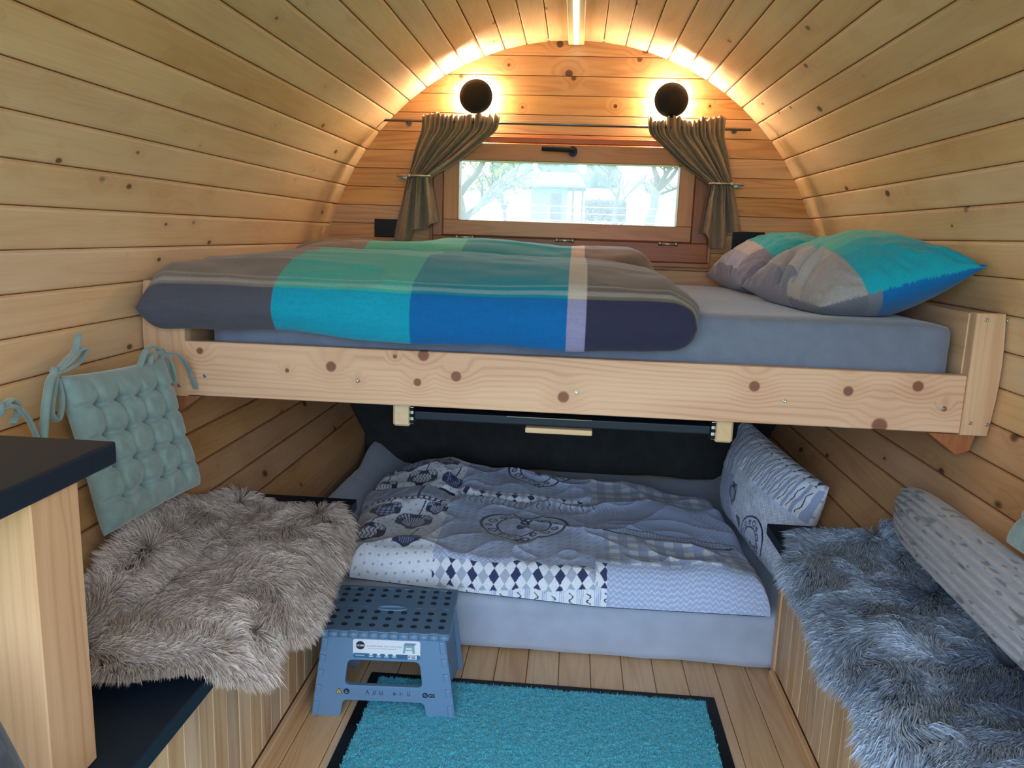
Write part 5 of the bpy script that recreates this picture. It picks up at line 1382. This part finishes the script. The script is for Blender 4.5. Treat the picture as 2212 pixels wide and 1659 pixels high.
tree(1322, 30, 3.6, 0.10, 8, 'slim leaning bare tree beside the hedge outside', 0, 0.7)
tree(1095, 26, 2.6, 0.07, 12, 'small bare tree in front of the wooden hut outside', 3)
# hut
HUT_W = plain('hut_boards', srgb(120, 140, 150), 0.9, var=0.1, vscale=3.0); HUT_R = plain('hut_roof', srgb(110, 108, 112), 0.9); HUT_T = plain('hut_timber', srgb(90, 74, 64), 0.9)
Yh = 40.0; zg = ground_z(Yh) - 0.05; xh0, xh1 = px2x(1150, Yh), px2x(1222, Yh)
t = empty('garden_hut', ((xh0 + xh1) / 2, Yh, zg)); tag(t, 'small wooden garden hut with open porch seen through the window', 'hut')
w = xh1 - xh0
plain_box('hut_body', (-w / 2, -1.0, 0), (w / 2, 1.0, 1.62), HUT_W, t, 0.01)
V = np.array([(-w / 2 - 1.0, -1.4, 1.60), (w / 2 + 0.9, -1.4, 1.60), (w / 2 + 0.9, 1.4, 1.60), (-w / 2 - 1.0, 1.4, 1.60), (-w / 2 - 0.6, 0, 2.30), (w / 2 + 0.5, 0, 2.30)])
V = np.concatenate([V, V + [0, 0, 0.10]])
F = [(0, 1, 5, 4), (2, 3, 4, 5), (1, 2, 5), (3, 0, 4)]; F = F + [tuple(i + 6 for i in f) for f in F] + [(0, 1, 7, 6), (1, 2, 8, 7), (2, 3, 9, 8), (3, 0, 6, 9)]
me = mk_mesh('roof', V, F); fix_normals(me); obj('roof', me, HUT_R, t)
for px_ in (w / 2 + 0.75, w / 2 + 0.30, -w / 2 - 0.8):
    V, F = tube_geo([(px_, -1.2, 0), (px_, -1.2, 1.62)], 0.06, 6); obj('porch_post', mk_mesh('porch_post', V, F), HUT_T, t)
plain_box('door', (w / 2 - 0.75, -1.04, 0.02), (w / 2 - 0.25, -0.99, 1.35), HUT_T, t, 0.005)
# hedge and fence
HEDGE = plain('autumn_hedge_leaf', srgb(120, 96, 84), 1.0, var=0.3, vscale=3.0)
R = np.random.default_rng(5); Yg = 34.0; n = 5200
hx0, hx1 = px2x(1262, Yg), px2x(1352, Yg); zg = ground_z(Yg)
c = np.stack([R.uniform(hx0, hx1, n), R.uniform(Yg - .4, Yg + .4, n), zg + 0.95 * np.sqrt(R.uniform(0, 1, n))], 1)
a, b = R.normal(0, .05, (2, n, 3)); L = np.stack([c - a, c + b, c + a], 1).reshape(-1, 3)
hd = obj('hedge', mk_mesh('hedge', L, np.arange(len(L)).reshape(-1, 3)), HEDGE); tag(hd, 'russet clipped hedge outside beside the hut', 'hedge')
FENCE = plain('pale_fence_post', srgb(190, 190, 186), 0.8); Yf = 22.0
for i, px_ in enumerate((1012, 1108, 1185, 1258, 1351, 1440)):
    big = px_ in (1108, 1351)
    zz = ground_z(Yf); x = px2x(px_, Yf); hgt = 0.95 if big else 0.62; r = 0.085 if big else 0.03
    t = empty('fence_post', (x, Yf, zz - 0.05)); tag(t, ['thin pale fence post by the old fruit tree outside', 'thick round topped fence post before the hut outside', 'thin pale fence post in the middle of the meadow view', 'thin pale fence post before the russet hedge', 'thick round topped fence post before the gnarled tree', 'thin pale fence post at the far edge of the view'][i], 'post', 'fence posts outside')
    V, F = lathe_geo([(0.0, 0), (r, 0), (r, hgt), (r * 0.85, hgt + r * 0.5), (r * 0.5, hgt + r * 0.85), (0.0, hgt + r)], 12)
    obj('post_shaft', mk_mesh('post_shaft', V, F, True), FENCE, t)
for hgt in (0.22, 0.42, 0.60):
    V, F = tube_geo([(px2x(980, Yf), Yf - 0.1, ground_z(Yf) + hgt), (px2x(1480, Yf), Yf - 0.1, ground_z(Yf) + hgt)], 0.012, 5)
    o = obj('fence_wire', mk_mesh('fence_wire', V, F), FENCE); tag(o, {0.22: 'lowest pale wire of the meadow fence', 0.42: 'middle pale wire of the meadow fence', 0.60: 'topmost pale wire of the meadow fence'}[hgt], 'wire', 'fence wires outside')
# wooded hillside far away
FAR = plain('far_wood', srgb(110, 118, 112), 1.0, var=0.25, vscale=0.4)
for i, (px_, Y, ww, hh) in enumerate(((1110, 95, 2.7, 2.6), (1205, 100, 2.4, 2.8), (1290, 90, 1.9, 2.0))):
    bm = bmesh.new(); bmesh.ops.create_icosphere(bm, subdivisions=4, radius=1.0)
    for v in bm.verts:
        k = 1 + 0.22 * float(fbm(v.co.x * 3, v.co.y * 3, v.co.z * 3, i)); v.co = Vector((v.co.x * ww * k, v.co.y * 3 * k, v.co.z * hh * k))
    me = bpy.data.meshes.new('distant_copse'); bm.to_mesh(me); bm.free()
    o = obj('distant_copse', me, FAR, loc=(px2x(px_, Y), Y, ground_z(Y) + 1.0))
    tag(o, ['widest hazy copse on the far hillside', 'hazy copse on the far hillside behind the hut roof', 'nearest low hazy copse on the far hillside'][i], 'copse', 'copses on the far hill')
